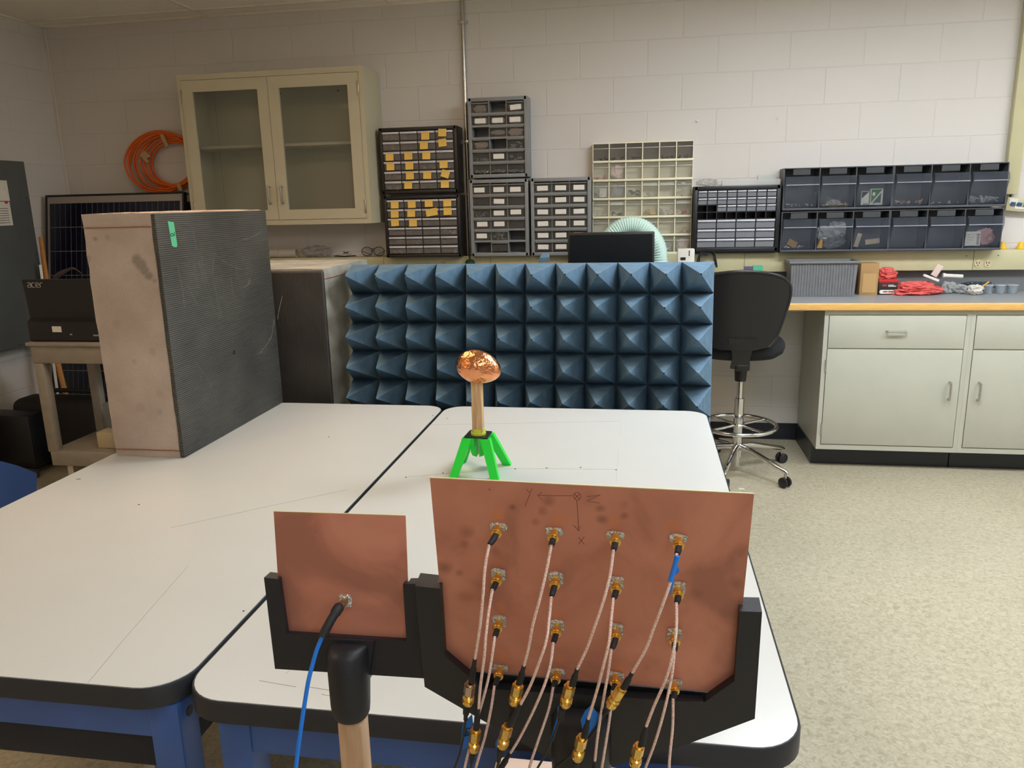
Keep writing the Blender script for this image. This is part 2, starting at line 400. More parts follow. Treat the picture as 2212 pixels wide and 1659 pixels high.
def pull(parent, p, horiz, L=.096, m=M_STEEL):
    b = B(); x, y, z = p
    if horiz: pts = [(x-L/2, y, z), (x-L/2, y-.024, z), (x+L/2, y-.024, z), (x+L/2, y, z)]
    else: pts = [(x, y, z-L/2), (x, y-.024, z-L/2), (x, y-.024, z+L/2), (x, y, z+L/2)]
    a, c, d, e = [Vector(q) for q in pts]; k = .012; path = [a, a+(c-a)*.6, c+(d-c).normalized()*k*.4, c+(d-c).normalized()*k, d-(d-c).normalized()*k, d-(d-c).normalized()*k*.4, e+(d-e)*.6, e]
    b.tube(path, .0058, 8); return put('handle', b, m, parent)

def base_cabinet(x0, x1, label, door_hinge_left):
    yf, yb = 4.455, Y1-.03
    t = thing('base_cabinet', ((x0+x1)/2, 4.6, .0), label, 'cabinet', 'sage base cabinets under the counter')
    b = B(); z0, z1 = .115, .912
    b.box((x0, yf+.02, z0), (x1, yb, z1))
    # face frame
    b.box((x0, yf, z0), (x0+.022, yf+.021, z1)); b.box((x1-.022, yf, z0), (x1, yf+.021, z1)); b.box((x0+.022, yf, z0), (x1-.022, yf+.021, z0+.028)); b.box((x0+.022, yf, .885), (x1-.022, yf+.021, z1)); b.box((x0+.022, yf+.006, .69), (x1-.022, yf+.021, .705))
    put('body', b, M_CAB, t)
    put('toe_kick', B().box((x0-.006, yf+.09, 0), (x1+(.0 if x1 < 2 else .006), yb, .1145)), M_BASE, t)
    d = put('drawer', B().box((x0+.025, yf-.004, .701), (x1-.025, yf+.005, .882), .0025), M_CAB, t)
    pull(d, ((x0+x1)/2, yf-.004, .797), True)
    d = put('door', B().box((x0+.025, yf-.004, .147), (x1-.025, yf+.005, .695), .0025), M_CAB, t)
    hx = x1-.075 if door_hinge_left else x0+.072
    pull(d, (hx, yf-.004, .47), False)
    hb = x0+.022 if door_hinge_left else x1-.022
    for z in (.235, .6): put('hinge', B().box((hb-.004, yf-.008, z-.035), (hb+.005, yf+.001, z+.035), .002), M_STEEL, t)
base_cabinet(1.0, 1.745, 'sage steel base cabinet next to the chair, its door handle on the right', True)
base_cabinet(1.7455, 2.49, 'sage steel base cabinet at the right edge, its door handle on the left', False)
base_cabinet(2.4905, 3.19, 'sage steel base cabinet farthest along the counter, right of the other two', True)

# ================================================================ UPPER CABINET
ux0, ux1, uz0, uz1, uyf = -2.844, -1.645, 1.417, 2.331, 4.70
t = thing('wall_cabinet', (-2.24, Y1, uz0), 'putty coloured wall cabinet with two glass doors and one inner shelf', 'cabinet')
b = B(); th = .02
b.box((ux0, uyf+.022, uz0), (ux0+th, Y1-.002, uz1)); b.box((ux1-th, uyf+.022, uz0), (ux1, Y1-.002, uz1))
b.box((ux0+th, uyf+.022, uz1-th), (ux1-th, Y1-.002, uz1)); b.box((ux0+th, uyf+.022, uz0), (ux1-th, Y1-.002, uz0+th)); b.box((ux0+th, Y1-.014, uz0+th), (ux1-th, Y1-.002, uz1-th))
# face frame
b.box((ux0, uyf, uz0), (ux0+.028, uyf+.022, uz1)); b.box((ux1-.028, uyf, uz0), (ux1, uyf+.022, uz1)); b.box((ux0+.028, uyf, uz1-.032), (ux1-.028, uyf+.022, uz1)); b.box((ux0+.028, uyf, uz0), (ux1-.028, uyf+.022, uz0+.03))
put('body', b, M_UPCAB, t)
put('shelf', B().box((ux0+.021, 4.75, 1.893), (ux1-.021, Y1-.015, 1.911), .002), M_UPCAB, t)
b = B()
for k in range(52): b.box((ux0+.07, Y1-.0155, uz0+.06+k*.0158), (ux0+.0725, Y1-.0139, uz0+.066+k*.0158))
put('shelf_standard', b, mat('slot_dark', (60, 60, 48), .7), t)
b = B()
for x in (-2.31, -1.92): b.cyl((x, Y1-.017, 2.24), (x, Y1-.0139, 2.24), .006, n=10)
put('mounting_screw', b, mat('screw_dark', (80, 78, 70), .4), t)
M_GLASS = plastic_clear('cabinet_glass', (150, 160, 150), .86, .05)
xm = (ux0+ux1)/2-.004
for (a, c, hx, hh) in ((ux0+.03, xm-.0015, xm-.042, ux0+.03), (xm+.0015, ux1-.03, xm+.04, ux1-.03)):
    z0, z1 = uz0+.033, uz1-.035; fw = .068
    b = B(); y0, y1 = uyf-.006, uyf+.014
    b.box((a, y0, z0), (a+fw, y1, z1)); b.box((c-fw, y0, z0), (c, y1, z1)); b.box((a+fw, y0, z1-fw), (c-fw, y1, z1)); b.box((a+fw, y0, z0), (c-fw, y1, z0+fw-.008))
    d = put('door', b, M_UPCAB, t)
    put('glass_pane', B().box((a+fw-.001, uyf+.003, z0+fw-.01), (c-fw+.001, uyf+.006, z1-fw+.001)), M_GLASS, d)
    pull(d, (hx, y0, 1.60), False, .10)
    for z in (1.52, 2.205): put('hinge', B().box((hh-.005, y0-.005, z-.04), (hh+.005, y0+.001, z+.04), .002), M_STEEL, d)

# ================================================================ SMALL-PARTS DRAWER CABINETS
M_DRW = plastic_clear('smoked_drawer', (146, 140, 134), .6, .2)
M_LIP = mat('drawer_lip_frost', (204, 200, 206), .4)
M_DRW2 = plastic_clear('smoked_drawer_dark', (112, 110, 102), .72, .15)
M_POST = mat('yellow_note', (238, 196, 96), .75, noise=.06, nscale=30)
M_LABEL = mat('white_label', (234, 230, 220), .6, noise=.05, nscale=90)
M_BRASSBITS = mat('brass_parts', (232, 190, 116), .35, .25, noise=.3, nscale=120)
M_SILVERBITS = mat('steel_parts', (224, 226, 222), .3, .3, noise=.4, nscale=120)
M_PINKBAG = plastic_clear('pink_bag', (248, 222, 210), .1, .15)
M_CLEARBAG = plastic_clear('clear_bag', (190, 194, 192), .45, .12)
M_REDBITS = mat('red_parts', (190, 60, 40), .5)
def drawer_mesh(w_, h_, body, lip, rib=True, liph=.2, side=.045, depth=.12):
    """tray with clear front, grip lip along its top edge; origin at front bottom left"""
    b = B(); b.mi = 0
    b.box((0, 0, 0), (w_, .0025, h_)); b.box((0, .0025, 0), (.002, depth, h_*.85)); b.box((w_-.002, .0025, 0), (w_, depth, h_*.85)); b.box((.002, .0025, 0), (w_-.002, depth, .002))
    if rib: b.box((w_*.49, -.0015, .002), (w_*.53, .06, h_*.45))
    b.mi = 1; b.box((0, -.010, h_*(1-liph)), (w_, -.0001, h_), .002)
    return proto('drawer', b, [body, lip])
def parts_cabinet(name, x0, x1, z0, z1, yf, grid, label, mcase, body, lip, bw=.02, cell_gap=.008, missing=(), notes={}, bits={}, shelf_only=False, group='small parts drawer cabinets on the wall', case_rnd=.008, gridgap_m=None, liph=.25, rib=True):
    """grid: list of (n_columns, row_height_weight) from top"""
    t = thing(name, ((x0+x1)/2, Y1, z0), label, 'drawer cabinet', group)
    yb = Y1-.002
    b = B(); b.box((x0, yf, z0), (x0+bw, yb, z1), .003); b.box((x1-bw, yf, z0), (x1, yb, z1), .003); b.box((x0+.004, yf, z1-bw), (x1-.004, yb, z1), .003); b.box((x0+.004, yf, z0), (x1-.004, yb, z0+bw), .003)
    b.box((x0+bw-.001, yb-.006, z0+bw-.001), (x1-bw+.001, yb, z1-bw+.001))
    put('case', b, mcase, t)
    W_, H_ = x1-x0-2*bw, z1-z0-2*bw; tot = sum(g[1] for g in grid); z = z1-bw; ix0 = x0+bw
    g_ = B(); made = {}
    for r_, (nc, wt) in enumerate(grid):
        rh = H_*wt/tot; cw = W_/nc
        if r_: g_.box((ix0, yf+.004, z-cell_gap/2), (ix0+W_, yb-.006, z+cell_gap/2))
        for c_ in range(1, nc): g_.box((ix0+c_*cw-.0025, yf+.005, z-rh), (ix0+c_*cw+.0025, yb-.006, z))
        key = (nc, round(rh, 4))
        dw, dh = cw-.007, rh-cell_gap-.002
        if key not in made: made[key] = drawer_mesh(dw, dh, body, lip, rib, liph)
        for c_ in range(nc):
            if (r_, c_) in missing: continue
            L = (ix0+c_*cw+.0035, yf+.002, z-rh+cell_gap/2+.001)
            d = pinst(made[key], 'drawer', t, L)
            if (r_, c_) in notes:
                kind = notes[(r_, c_)]; u, v, rot, sc = (kind+(1,))[:4] if isinstance(kind, tuple) else (.5, .45, 0, 1)
                isn = 'post' in (kind if isinstance(kind, tuple) else ())
                hw, hh, mm_, nm = (.0255*sc, .0225, M_POST, 'sticky_note') if notes.get('kind') == 'post' else (.0335, .0145, M_LABEL, 'paper_label')
                q = B(); cx, cz = L[0]+dw*u, L[2]+dh*v
                q.xf = Matrix.Translation((cx, yf-.0115 if notes.get('kind') == 'post' else yf-.001, cz)) @ Matrix.Rotation(math.radians(rot), 4, 'Y')
                if notes.get('kind') == 'post':
                    # a note curling slightly away at its foot
                    n_ = 4
                    for k in range(n_):
                        za, zb = hh-2*hh*k/n_, hh-2*hh*(k+1)/n_; ya, yb_ = -.004*(k/n_)**2, -.004*((k+1)/n_)**2
                        q.prism([(-hw, zb), (hw, zb), (hw, za), (-hw, za)], lambda a_, b_, c__, ya=ya, yb_=yb_, za=za: (a_, c__+(ya if abs(b_-za) < 1e-6 else yb_), b_), 0, .0006)
                else: q.box((-hw, 0, -hh), (hw, .0008, hh))
                put(nm, q, mm_, d, smooth=0)
            if (r_, c_) in bits:
                q = B(); mm_, k_, hgt = bits[(r_, c_)]; rnd = random.Random(r_*17+c_)
                if mm_ is M_PINKBAG: crumple(q, (L[0]+dw*.5, yf+.019, L[2]+dh*.42), dw*.38, .009, dh*.40*hgt, r_*5+c_, sub=3); k_ = 0
                for _ in range(k_):
                    px, pz, py = L[0]+rnd.uniform(.1, .9)*dw, L[2]+rnd.uniform(.06, hgt)*dh, yf+rnd.uniform(.012, .03); s_ = rnd.uniform(.003, .0065)
                    q.xf = Matrix.Translation((px, py, pz)) @ Matrix.Rotation(rnd.uniform(0, 3), 4, Vector((rnd.random(), rnd.random(), rnd.random())))
                    q.box((-s_*1.8, -s_*.6, -s_*.6), (s_*1.8, s_*.6, s_*.6))
                q.xf = Matrix.Identity(4)
                o = put('contents', q, mm_, d); o['kind'] = 'stuff'
        z -= rh
    put('divider_grid', g_, gridgap_m or mcase, t)
    return t
N = {'kind': 'post'}
B1n = dict(N); 
for (r_, c_, u, v, rot) in [(0,2,.47,.38,0),(0,3,.42,.7,2),(1,2,.36,.45,0),(1,3,.4,.7,-6),(2,0,.4,.4,0),(2,1,.47,.45,0),(2,2,.48,.42,2),(3,0,.42,.42,0),(3,1,.5,.45,0),(3,3,.42,.5,0),(4,1,.5,.45,0),(4,2,.48,.45,2),(4,3,.5,.55,18),(5,1,.37,.5,0),(5,3,.45,.5,0)]: B1n[(r_, c_)] = (u, v, rot)
M_BKCASE = mat('black_cabinet_case', (30, 29, 28), .4)
parts_cabinet('drawer_cabinet', -1.618, -1.122, 1.592, 1.988, 4.85, [(4, 1)]*6, 'black parts cabinet with fifteen yellow notes on its drawers, right of the glass-door cabinet', M_BKCASE, M_DRW, M_LIP, .021, notes=B1n,
    bits={(0,0): (M_BRASSBITS, 16, .9), (0,1): (M_SILVERBITS, 5, .4), (1,0): (M_BRASSBITS, 10, .6), (3,2): (M_BRASSBITS, 12, .4), (3,3): (M_BRASSBITS, 6, .4), (4,0): (M_BRASSBITS, 16, .9), (5,0): (M_BRASSBITS, 10, .3), (5,1): (M_BRASSBITS, 6, .4), (4,1): (M_BRASSBITS, 4, .3)})
B2n = dict(N)
for (r_, c_, u, v, rot, *s) in [(0,0,.5,.4,0),(0,1,.48,.42,-1),(0,2,.45,.5,0),(0,3,.5,.5,-1),(1,0,.47,.4,0),(1,1,.42,.45,0),(1,2,.6,.55,-9,1.45),(1,3,.5,.62,0),(2,0,.46,.5,-2),(2,1,.5,.42,0)]: B2n[(r_, c_)] = (u, v, rot, *s)
parts_cabinet('drawer_cabinet', -1.612, -1.118, 1.1955, 1.578, 4.85, [(4, 1)]*6, 'black parts cabinet with ten yellow notes, directly below the one with fifteen notes', M_BKCASE, M_DRW, M_LIP, .02, notes=B2n,
    bits={(3,0): (M_BRASSBITS, 4, .3), (3,3): (M_WHITE, 14, .9), (4,0): (M_BRASSBITS, 5, .5), (4,1): (M_WHITE, 6, .6), (5,0): (M_BRASSBITS, 4, .4), (5,1): (M_BRASSBITS, 5, .6), (5,3): (M_SILVERBITS, 6, .4), (1,3): (M_BRASSBITS, 8, .7)})
M_GYCASE = mat('grey_cabinet_case', (134, 136, 136), .45, noise=.05, nscale=20)
M_LIP2 = mat('drawer_lip_smoke', (116, 115, 108), .35)
def L_(lst): return {k: v for k, v in lst}
G = lambda *a: {(r_, c_): (u, v, rot) for r_, c_, u, v, rot in a}
kw = dict(mcase=M_GYCASE, body=M_DRW2, lip=M_LIP2, bw=.022, cell_gap=.012, rib=False, liph=.14)
parts_cabinet('drawer_cabinet', -1.053, -.687, 1.674, 2.143, 4.87, [(3, 1)]*6, 'grey 18-drawer parts cabinet mounted highest, beside the conduit, holding pink antistatic bags', missing={(0,1),(2,0),(3,1)},
    notes=G((0,2,.55,.42,-4),(1,0,.5,.4,0),(1,1,.5,.4,0),(1,2,.5,.42,0),(4,1,.52,.45,0)), bits={(0,0): (M_PINKBAG, 16, .8), (0,2): (M_PINKBAG, 5, .8), (1,0): (M_PINKBAG, 20, .85), (1,1): (M_PINKBAG, 12, .7), (1,2): (M_PINKBAG, 9, .85), (2,1): (M_PINKBAG, 12, .5), (2,2): (M_PINKBAG, 10, .9), (3,0): (M_PINKBAG, 18, .8), (3,2): (M_WHITE, 9, .7), (4,0): (M_SILVERBITS, 14, .3), (4,2): (M_WHITE, 9, .5), (5,0): (M_SILVERBITS, 18, .25), (5,1): (M_SILVERBITS, 18, .3), (5,2): (M_SILVERBITS, 18, .25)}, **kw)
parts_cabinet('drawer_cabinet', -1.060, -.691, 1.1955, 1.664, 4.87, [(3, 1)]*6, 'grey 18-drawer parts cabinet directly under the highest grey one, three bays empty', missing={(4,2),(5,0),(5,2)},
    notes=G((0,0,.38,.42,0),(0,1,.52,.42,0),(0,2,.48,.4,0),(1,1,.52,.42,2),(2,1,.5,.42,0),(2,2,.48,.5,0),(3,0,.5,.5,0),(3,1,.5,.5,0),(4,0,.45,.48,0)), bits={(0,0): (M_REDBITS, 8, .15), (1,0): (M_BLACKM, 8, .5), (2,0): (M_SILVERBITS, 8, .5), (3,0): (M_REDBITS, 14, .12), (4,1): (M_WHITE, 16, .95), (5,1): (M_BLACKM, 8, .4)}, **kw)
parts_cabinet('drawer_cabinet', -.676, -.306, 1.1955, 1.664, 4.87, [(3, 1)]*6, 'grey parts cabinet with a white label on every drawer, left of the ivory rack',
    notes={(r_, c_): (.48+.03*((r_*3+c_) % 3), .44, (r_*7+c_*5) % 3-1) for r_ in range(6) for c_ in range(3)}, bits={(0,0): (mat('teal_parts', (40, 120, 130), .5), 12, .8), (1,0): (mat('green_parts', (30, 110, 50), .5), 6, .3)}, **kw)
# black cabinet right: 4 rows of 8 small, 3 rows of 4 large
M_DRW3 = plastic_clear('frosted_drawer', (146, 150, 156), .4, .3)
M_LIP3 = mat('drawer_lip_light', (206, 208, 218), .35)
parts_cabinet('drawer_cabinet', .304, .803, 1.206, 1.590, 4.87, [(8, 1)]*4+[(4, 1.33)]*3, 'black parts cabinet with small drawers over wide ones, between ivory rack and clear bins', mat('black_cabinet_case_cool', (26, 30, 32), .4), M_DRW3, M_LIP3, .024, .005,
    missing={(2,0),(2,1)}|{(3,c) for c in range(8)}, bits={(6,0): (M_SILVERBITS, 6, .5), (6,2): (M_WHITE, 7, .6), (4,1): (M_WHITE, 4, .4)}, liph=.22)
tag(put('bracket', B().box((.33, 4.90, 1.1955), (.78, Y1-.002, 1.2055)), M_BLACK), 'thin black strip carrying the right black drawer cabinet on the ledge', 'support strip')

# ================================================================ WHITE TILT-BIN RACK 6 x 6
M_IVORY = mat('ivory_plastic', (238, 232, 200), .45)
M_CLR = plastic_clear('clear_bin', (214, 214, 200), .86, .12)
M_CLRG = plastic_clear('smoke_bin', (110, 104, 100), .6, .15)
t = thing('tilt_bin_rack', (0, Y1, 1.196), 'ivory rack of thirty-six clear tilt bins in six rows behind the pale hose', 'bin rack')
wx0, wx1, wz1, rhh = -.300, .300, 1.859, .1105
b = B(); b.box((wx0, Y1-.012, 1.196), (wx1, Y1-.002, wz1)); b.box((wx0, 4.945, 1.196), (wx0+.004, Y1-.012, wz1)); b.box((wx1-.004, 4.945, 1.196), (wx1, Y1-.012, wz1)); b.box((wx0, 4.945, wz1-.004), (wx1, Y1-.012, wz1+.001))
for r_ in range(1, 7):
    z = wz1-r_*rhh; b.box((wx0, 4.935, z-.004), (wx1, Y1-.012, z+.009), .002)
for c_ in range(1, 6):
    x = wx0+c_*.1; b.box((x-.003, 4.944, 1.197), (x+.003, Y1-.012, wz1-.004))
put('frame', b, M_IVORY, t)
def tiltbin_mesh(m1, m2):
    b = B(); w_ = .092; h_ = .097
    # profile: front leans out toward the top, lip
    b.box((0, -.004, .004), (w_, -.0015, h_*.72)); b.box((0, -.004, h_*.74), (w_, -.0015, h_)); b.box((0, -.0015, .004), (.0015, .045, h_*.8)); b.box((w_-.0015, -.0015, .004), (w_, .045, h_*.8)); b.box((.0015, -.0015, .002), (w_-.0015, .045, .004))
    b.mi = 1; b.box((.001, -.009, h_*.71), (w_-.001, -.003, h_*.75), .0012)
    return proto('bin', b, [m1, m2])
M_LIPC = plastic_clear('clear_lip', (236, 236, 228), .35, .1)
tb1, tb2 = tiltbin_mesh(M_CLR, M_LIPC), tiltbin_mesh(M_CLRG, M_LIPC)
WB = {(1,0): (M_REDBITS, 6, .08), (1,1): (M_PINKBAG, 12, .6), (2,0): (M_WHITE, 10, .65), (2,1): (M_CLEARBAG, 14, .8), (2,2): (M_BLACKM, 12, .4), (2,3): (M_CLEARBAG, 5, .15), (2,5): (M_WHITE, 9, .9), (3,0): (M_SILVERBITS, 5, .1), (3,1): (M_BLACKM, 8, .15), (3,3): (M_BRASSBITS, 12, .35), (3,4): (M_WHITE, 12, .4), (3,5): (M_REDBITS, 6, .3), (0,0): (M_BLACKM, 5, .06), (0,1): (M_BLACKM, 8, .1), (0,2): (M_BLACKM, 6, .08), (0,4): (M_BLACKM, 8, .08), (0,5): (M_BLACKM, 4, .06), (4,5): (M_BRASSBITS, 7, .35), (5,4): (M_WHITE, 14, .7), (5,5): (M_PINKBAG, 16, .7)}
for r_ in range(6):
    for c_ in range(6):
        L = (wx0+c_*.1+.004, 4.95, wz1-(r_+1)*rhh+.008)
        d = pinst(tb2 if r_ == 0 else tb1, 'bin', t, L)
        if (r_, c_) in WB:
            q = B(); mm_, k_, hgt = WB[(r_, c_)]; rnd = random.Random(r_*31+c_)
            if mm_ in (M_PINKBAG, M_CLEARBAG) and k_ > 6: crumple(q, (L[0]+.046, L[1]+.022, L[2]+.045), .032, .012, .034, r_*7+c_, rot=20, sub=3); k_ = 0
            for _ in range(k_):
                px, pz, py = L[0]+rnd.uniform(.12, .88)*.092, L[2]+.008+rnd.uniform(.0, hgt)*.09, L[1]+rnd.uniform(.01, .03); s_ = rnd.uniform(.003, .008)
                q.xf = Matrix.Translation((px, py, pz)) @ Matrix.Rotation(rnd.uniform(0, 3), 4, Vector((rnd.random(), rnd.random(), rnd.random())))
                q.box((-s_*1.8, -s_*.6, -s_*.6), (s_*1.8, s_*.6, s_*.8))
            q.xf = Matrix.Identity(4); o = put('contents', q, mm_, d); o['kind'] = 'stuff'
        if (r_, c_) in ((2,3), (2,4), (3,1), (3,5)):
            q = B(); q.box((L[0]+.004, L[1]+.004, L[2]+.066), (L[0]+.086, L[1]+.008, L[2]+.084), .0015); put('card', q, M_WHITE, d)
        if (r_, c_) in ((2,0),): put('card_box', B().box((L[0]+.036, L[1]+.008, L[2]+.006), (L[0]+.082, L[1]+.04, L[2]+.06), .001), M_WHITE, d)
        if (r_, c_) in ((3,3),): put('card_box', B().box((L[0]+.044, L[1]+.008, L[2]+.006), (L[0]+.08, L[1]+.04, L[2]+.034), .001), mat('tan_box', (212, 180, 104), .7), d)

# ================================================================ CLEAR GREY TILT BINS (four units of three)
M_SMK = mat('slate_plastic', (74, 78, 84), .4)
M_BIN = plastic_clear('clear_grey_bin', (104, 112, 124), .82, .08)
M_BINL = plastic_clear('clear_grey_lip', (176, 184, 196), .45, .1)
def big_bin():
    w_, h_ = .186, .205
    b = B()
    # side profile: bottom near the wall, front leaning out to a bellied rim
    prof = [(.0, .006), (-.036, .10), (-.052, .135), (-.046, .165), (-.03, .178)]
    for (a, c) in zip(prof[:-1], prof[1:]): b.prism([(0, 0), (w_, 0), (w_, 1), (0, 1)], lambda u, v, t_, a=a, c=c: (u, (a[0]*(1-v)+c[0]*v)+t_, a[1]*(1-v)+c[1]*v), 0, .0022)
    side = [(.0, .006), (-.036, .10), (-.052, .135), (-.046, .165), (-.03, .178), (.10, .178), (.10, .006)]
    for x in (0, w_-.002): b.prism(side, lambda u, v, t_: (t_, u, v), x, x+.002)
    b.box((0, 0, .004), (w_, .1, .006))
    b.mi = 1; b.box((.002, -.0545, .128), (w_-.002, -.047, .134), .0015)
    return proto('bin', b, [M_BIN, M_BINL])
BBM = big_bin()
LB = [['left', 'right'], ['left', 'right']]
BINC = {}
for row, (z0, z1) in enumerate(((1.441, 1.681), (1.2, 1.433))):
    for col, (x0, x1) in enumerate(((.812, 1.411), (1.4125, 2.012))):
        t = thing('tilt_bin_unit', ((x0+x1)/2, Y1, z0), [['slate unit of clear tilt bins, upper left of four, holding a green carton', 'slate unit of three clear tilt bins, upper right of the four, beside the cream raceway'], ['slate unit of three clear tilt bins, lower left of the four, above the grey tote', 'slate unit of clear tilt bins, lower right of four, holding a pink bag']][row][col], 'tilt bin unit', 'clear tilt bins above the counter')
        b = B(); yf = 4.868
        b.box((x0, yf, z1-.006), (x1, Y1-.002, z1), .002); b.box((x0, yf-.014, z0), (x1, Y1-.002, z0+.012), .002); b.box((x0, Y1-.008, z0+.012), (x1, Y1-.002, z1-.006))
        for k in range(4):
            xx = x0+k*(x1-x0)/3; xx = min(max(xx, x0+.0025), x1-.0025)
            b.prism([(yf-.01, z0+.01), (yf+.0, z1-.004), (Y1-.002, z1-.004), (Y1-.002, z0+.01)], lambda u, v, t_: (t_, u, v), xx-.0025, xx+.0025)
        put('frame', b, M_SMK, t)
        for k in range(3):
            L = (x0+k*(x1-x0)/3+.0065, yf+.006, z0+.012)
            bn = pinst(BBM, 'bin', t, L); BINC[(row, col*3+k)] = (L, bn)
            q = B(); q.box((L[0]+.045, yf-.002, z1-.04), (L[0]+.14, yf+.001, z1-.008)); put('card_window', q, plastic_clear('window_smoke', (86, 90, 92), .3, .15), t)
def content_box(name, c, w_, d_, h_, rot, m, label, cat, lean=0, group=None):
    b = B(); b.xf = Matrix.Translation(c) @ Matrix.Rotation(math.radians(rot), 4, 'Y') @ Matrix.Rotation(math.radians(lean), 4, 'X')
    b.box((-w_/2, -d_/2, -h_/2), (w_/2, d_/2, h_/2), min(.002, min(w_, d_, h_)*.2)); return tag(put(name, b, m), label, cat, group)
def bag(name, c, sx, sy, sz, m, label, cat='bag', seed=1, rot=0, lumps=16, group=None):
    """crumpled plastic bag: an irregular pillow with pinched creases"""
    b = B(); crumple(b, c, sx*.92, sy*.9, sz*.92, seed, rot, floor=(.9508 if .94 < c[2] < 1.05 else zl_ if 1.19 < c[2]-sz*1.3 < 1.2 else None))
    return tag(put(name, b, m, smooth=40), label, cat, group)
L, _ = BINC[(0, 2)]
t = thing('parts_box', (1.36, 4.93, 1.463), 'white and green small carton standing in the upper left bin unit', 'box')
b = B(); b.box((1.305, 4.90, 1.462), (1.372, 4.935, 1.553), .001); put('carton', b, M_WHITE, t)
b = B(); b.prism([(1.309, 1.475), (1.309, 1.55), (1.368, 1.55)], lambda u, v, w_: (u, w_, v), 4.8988, 4.8999); put('green_print', b, mat('green_print', (48, 124, 60), .6), t)
b = B(); b.prism([(1.318, 1.474), (1.362, 1.474), (1.362, 1.53)], lambda u, v, w_: (u, w_, v), 4.8988, 4.8999); put('dark_print', b, mat('dark_teal_print', (54, 74, 78), .6), t)
b = B(); b.prism([(1.322+.008*math.cos(a), 1.524+.011*math.sin(a)) for a in [2*PI*k/14 for k in range(14)]], lambda u, v, w_: (u, w_, v), 4.8978, 4.8988); put('round_mark', b, M_WHITE, t)
t = thing('parts_box', (1.278, 4.93, 1.463), 'narrow white and black carton standing left of the green one in the clear bin', 'box')
put('carton', B().box((1.256, 4.905, 1.462), (1.299, 4.935, 1.541), .001), M_WHITE, t)
put('black_print', B().prism([(1.259, 1.50), (1.259, 1.538), (1.297, 1.538)], lambda u, v, w_: (u, w_, v), 4.9038, 4.9049), M_BLACKM, t)
bag('plastic_bag', (1.05, 4.925, 1.50), .055, .022, .03, plastic_clear('dark_bag', (96, 104, 108), .3, .12), 'dark crumpled plastic bag in the upper left bin unit', seed=3, rot=38)
bag('plastic_bag', (1.105, 4.92, 1.478), .04, .02, .018, M_CLEARBAG, 'small clear bag with red and white scraps, upper bin second from left', seed=4)
def bits_in(key, m, n, hgt, label, seed, cat='small parts', size=.006):
    L, _ = BINC[key]; rnd = random.Random(seed); q = B()
    for _i in range(n):
        px, py, pz = L[0]+rnd.uniform(.02, .165), L[1]+rnd.uniform(.012, .03), L[2]+.008+rnd.uniform(0, hgt); s_ = rnd.uniform(.5, 1)*size
        q.xf = Matrix.Translation((px, py, pz+s_)) @ Matrix.Rotation(rnd.uniform(0, 3), 4, Vector((rnd.random(), rnd.random(), rnd.random()+.1))); q.box((-s_*1.6, -s_*.5, -s_*.5), (s_*1.6, s_*.5, s_*.5))
    tag(put('loose_parts', q, m), label, cat, kind='stuff')
bits_in((0,0), M_SILVERBITS, 14, .012, 'few loose metal bits in the top left clear bin', 1)
bits_in((0,1), M_BRASSBITS, 16, .01, 'loose brass bits under the bag in an upper clear bin', 2)
bits_in((0,2), M_SILVERBITS, 10, .006, 'shiny loose screws in front of the two small cartons', 3)
bits_in((0,3), mat('blue_parts', (50, 90, 190), .5, col2=(220, 180, 60), nscale=60), 34, .016, 'loose blue and yellow terminals in an upper clear bin', 4)
bits_in((0,4), M_SILVERBITS, 5, .004, 'three tiny bits in an almost empty upper clear bin', 5)
bits_in((0,5), M_CLEARBAG, 42, .026, 'pale glassy parts heaped in the top right clear bin', 6, size=.01)
bits_in((1,0), M_SILVERBITS, 12, .008, 'white and metal bits in the bottom left clear bin', 7)
L, _ = BINC[(1, 0)]; content_box('cardboard_piece', (L[0]+.072, 4.93, 1.247), .055, .012, .038, 28, mat('kraft', (190, 148, 92), .8), 'tan cardboard piece tilted in the bottom left clear bin', 'cardboard')
L, _ = BINC[(1, 1)]
b = B(); b.prism([(0, 0), (.03, 0), (.03, .05), (.018, .05), (.01, .028)], lambda u, v, w_: (L[0]+.008+u, w_, 1.219+v), 4.895, 4.915); tag(put('yellow_part', b, mat('yellow_plastic', (236, 176, 40), .5)), 'yellow wedge shaped plastic part in a lower clear bin', 'plastic part')
bag('plastic_bag', (L[0]+.06, 4.94, 1.30), .055, .022, .045, M_CLEARBAG, 'puffy clear bag bulging over the yellow wedge', seed=5)
bag('plastic_bag', (L[0]+.125, 4.935, 1.325), .045, .02, .045, M_CLEARBAG, 'clear bag with shiny white parts, upper right in its bin', seed=6)
bag('plastic_bag', (L[0]+.105, 4.925, 1.25), .062, .02, .032, plastic_clear('grey_bag', (130, 136, 138), .35, .12), 'grey folded clear bag lying low beside the yellow wedge', seed=7, rot=-15)
L, _ = BINC[(1, 2)]
M_PUTTY = mat('putty_plastic', (196, 180, 150), .5)
content_box('connector_bar', (L[0]+.04, 4.92, 1.262), .026, .012, .08, 14, M_PUTTY, 'putty connector bar standing upright in a lower clear bin', 'connector bar')
content_box('connector_bar', (L[0]+.122, 4.92, 1.253), .08, .012, .03, -6, M_PUTTY, 'putty connector bar lying flat in a lower clear bin', 'connector bar')
L, _ = BINC[(1, 5)]
bag('plastic_bag', (L[0]+.125, 4.93, 1.266), .055, .018, .045, plastic_clear('pink_static_bag', (206, 156, 156), .25, .2), 'pink antistatic bag in the bottom right clear bin', seed=8, rot=-20)
t = thing('labelled_card', (L[0]+.06, 4.90, 1.22), 'white printed shipping label card in the bottom right clear bin', 'card')
put('card', B().box((L[0]+.018, 4.897, 1.222), (L[0]+.098, 4.8985, 1.302)), M_WHITE, t)
b = B()
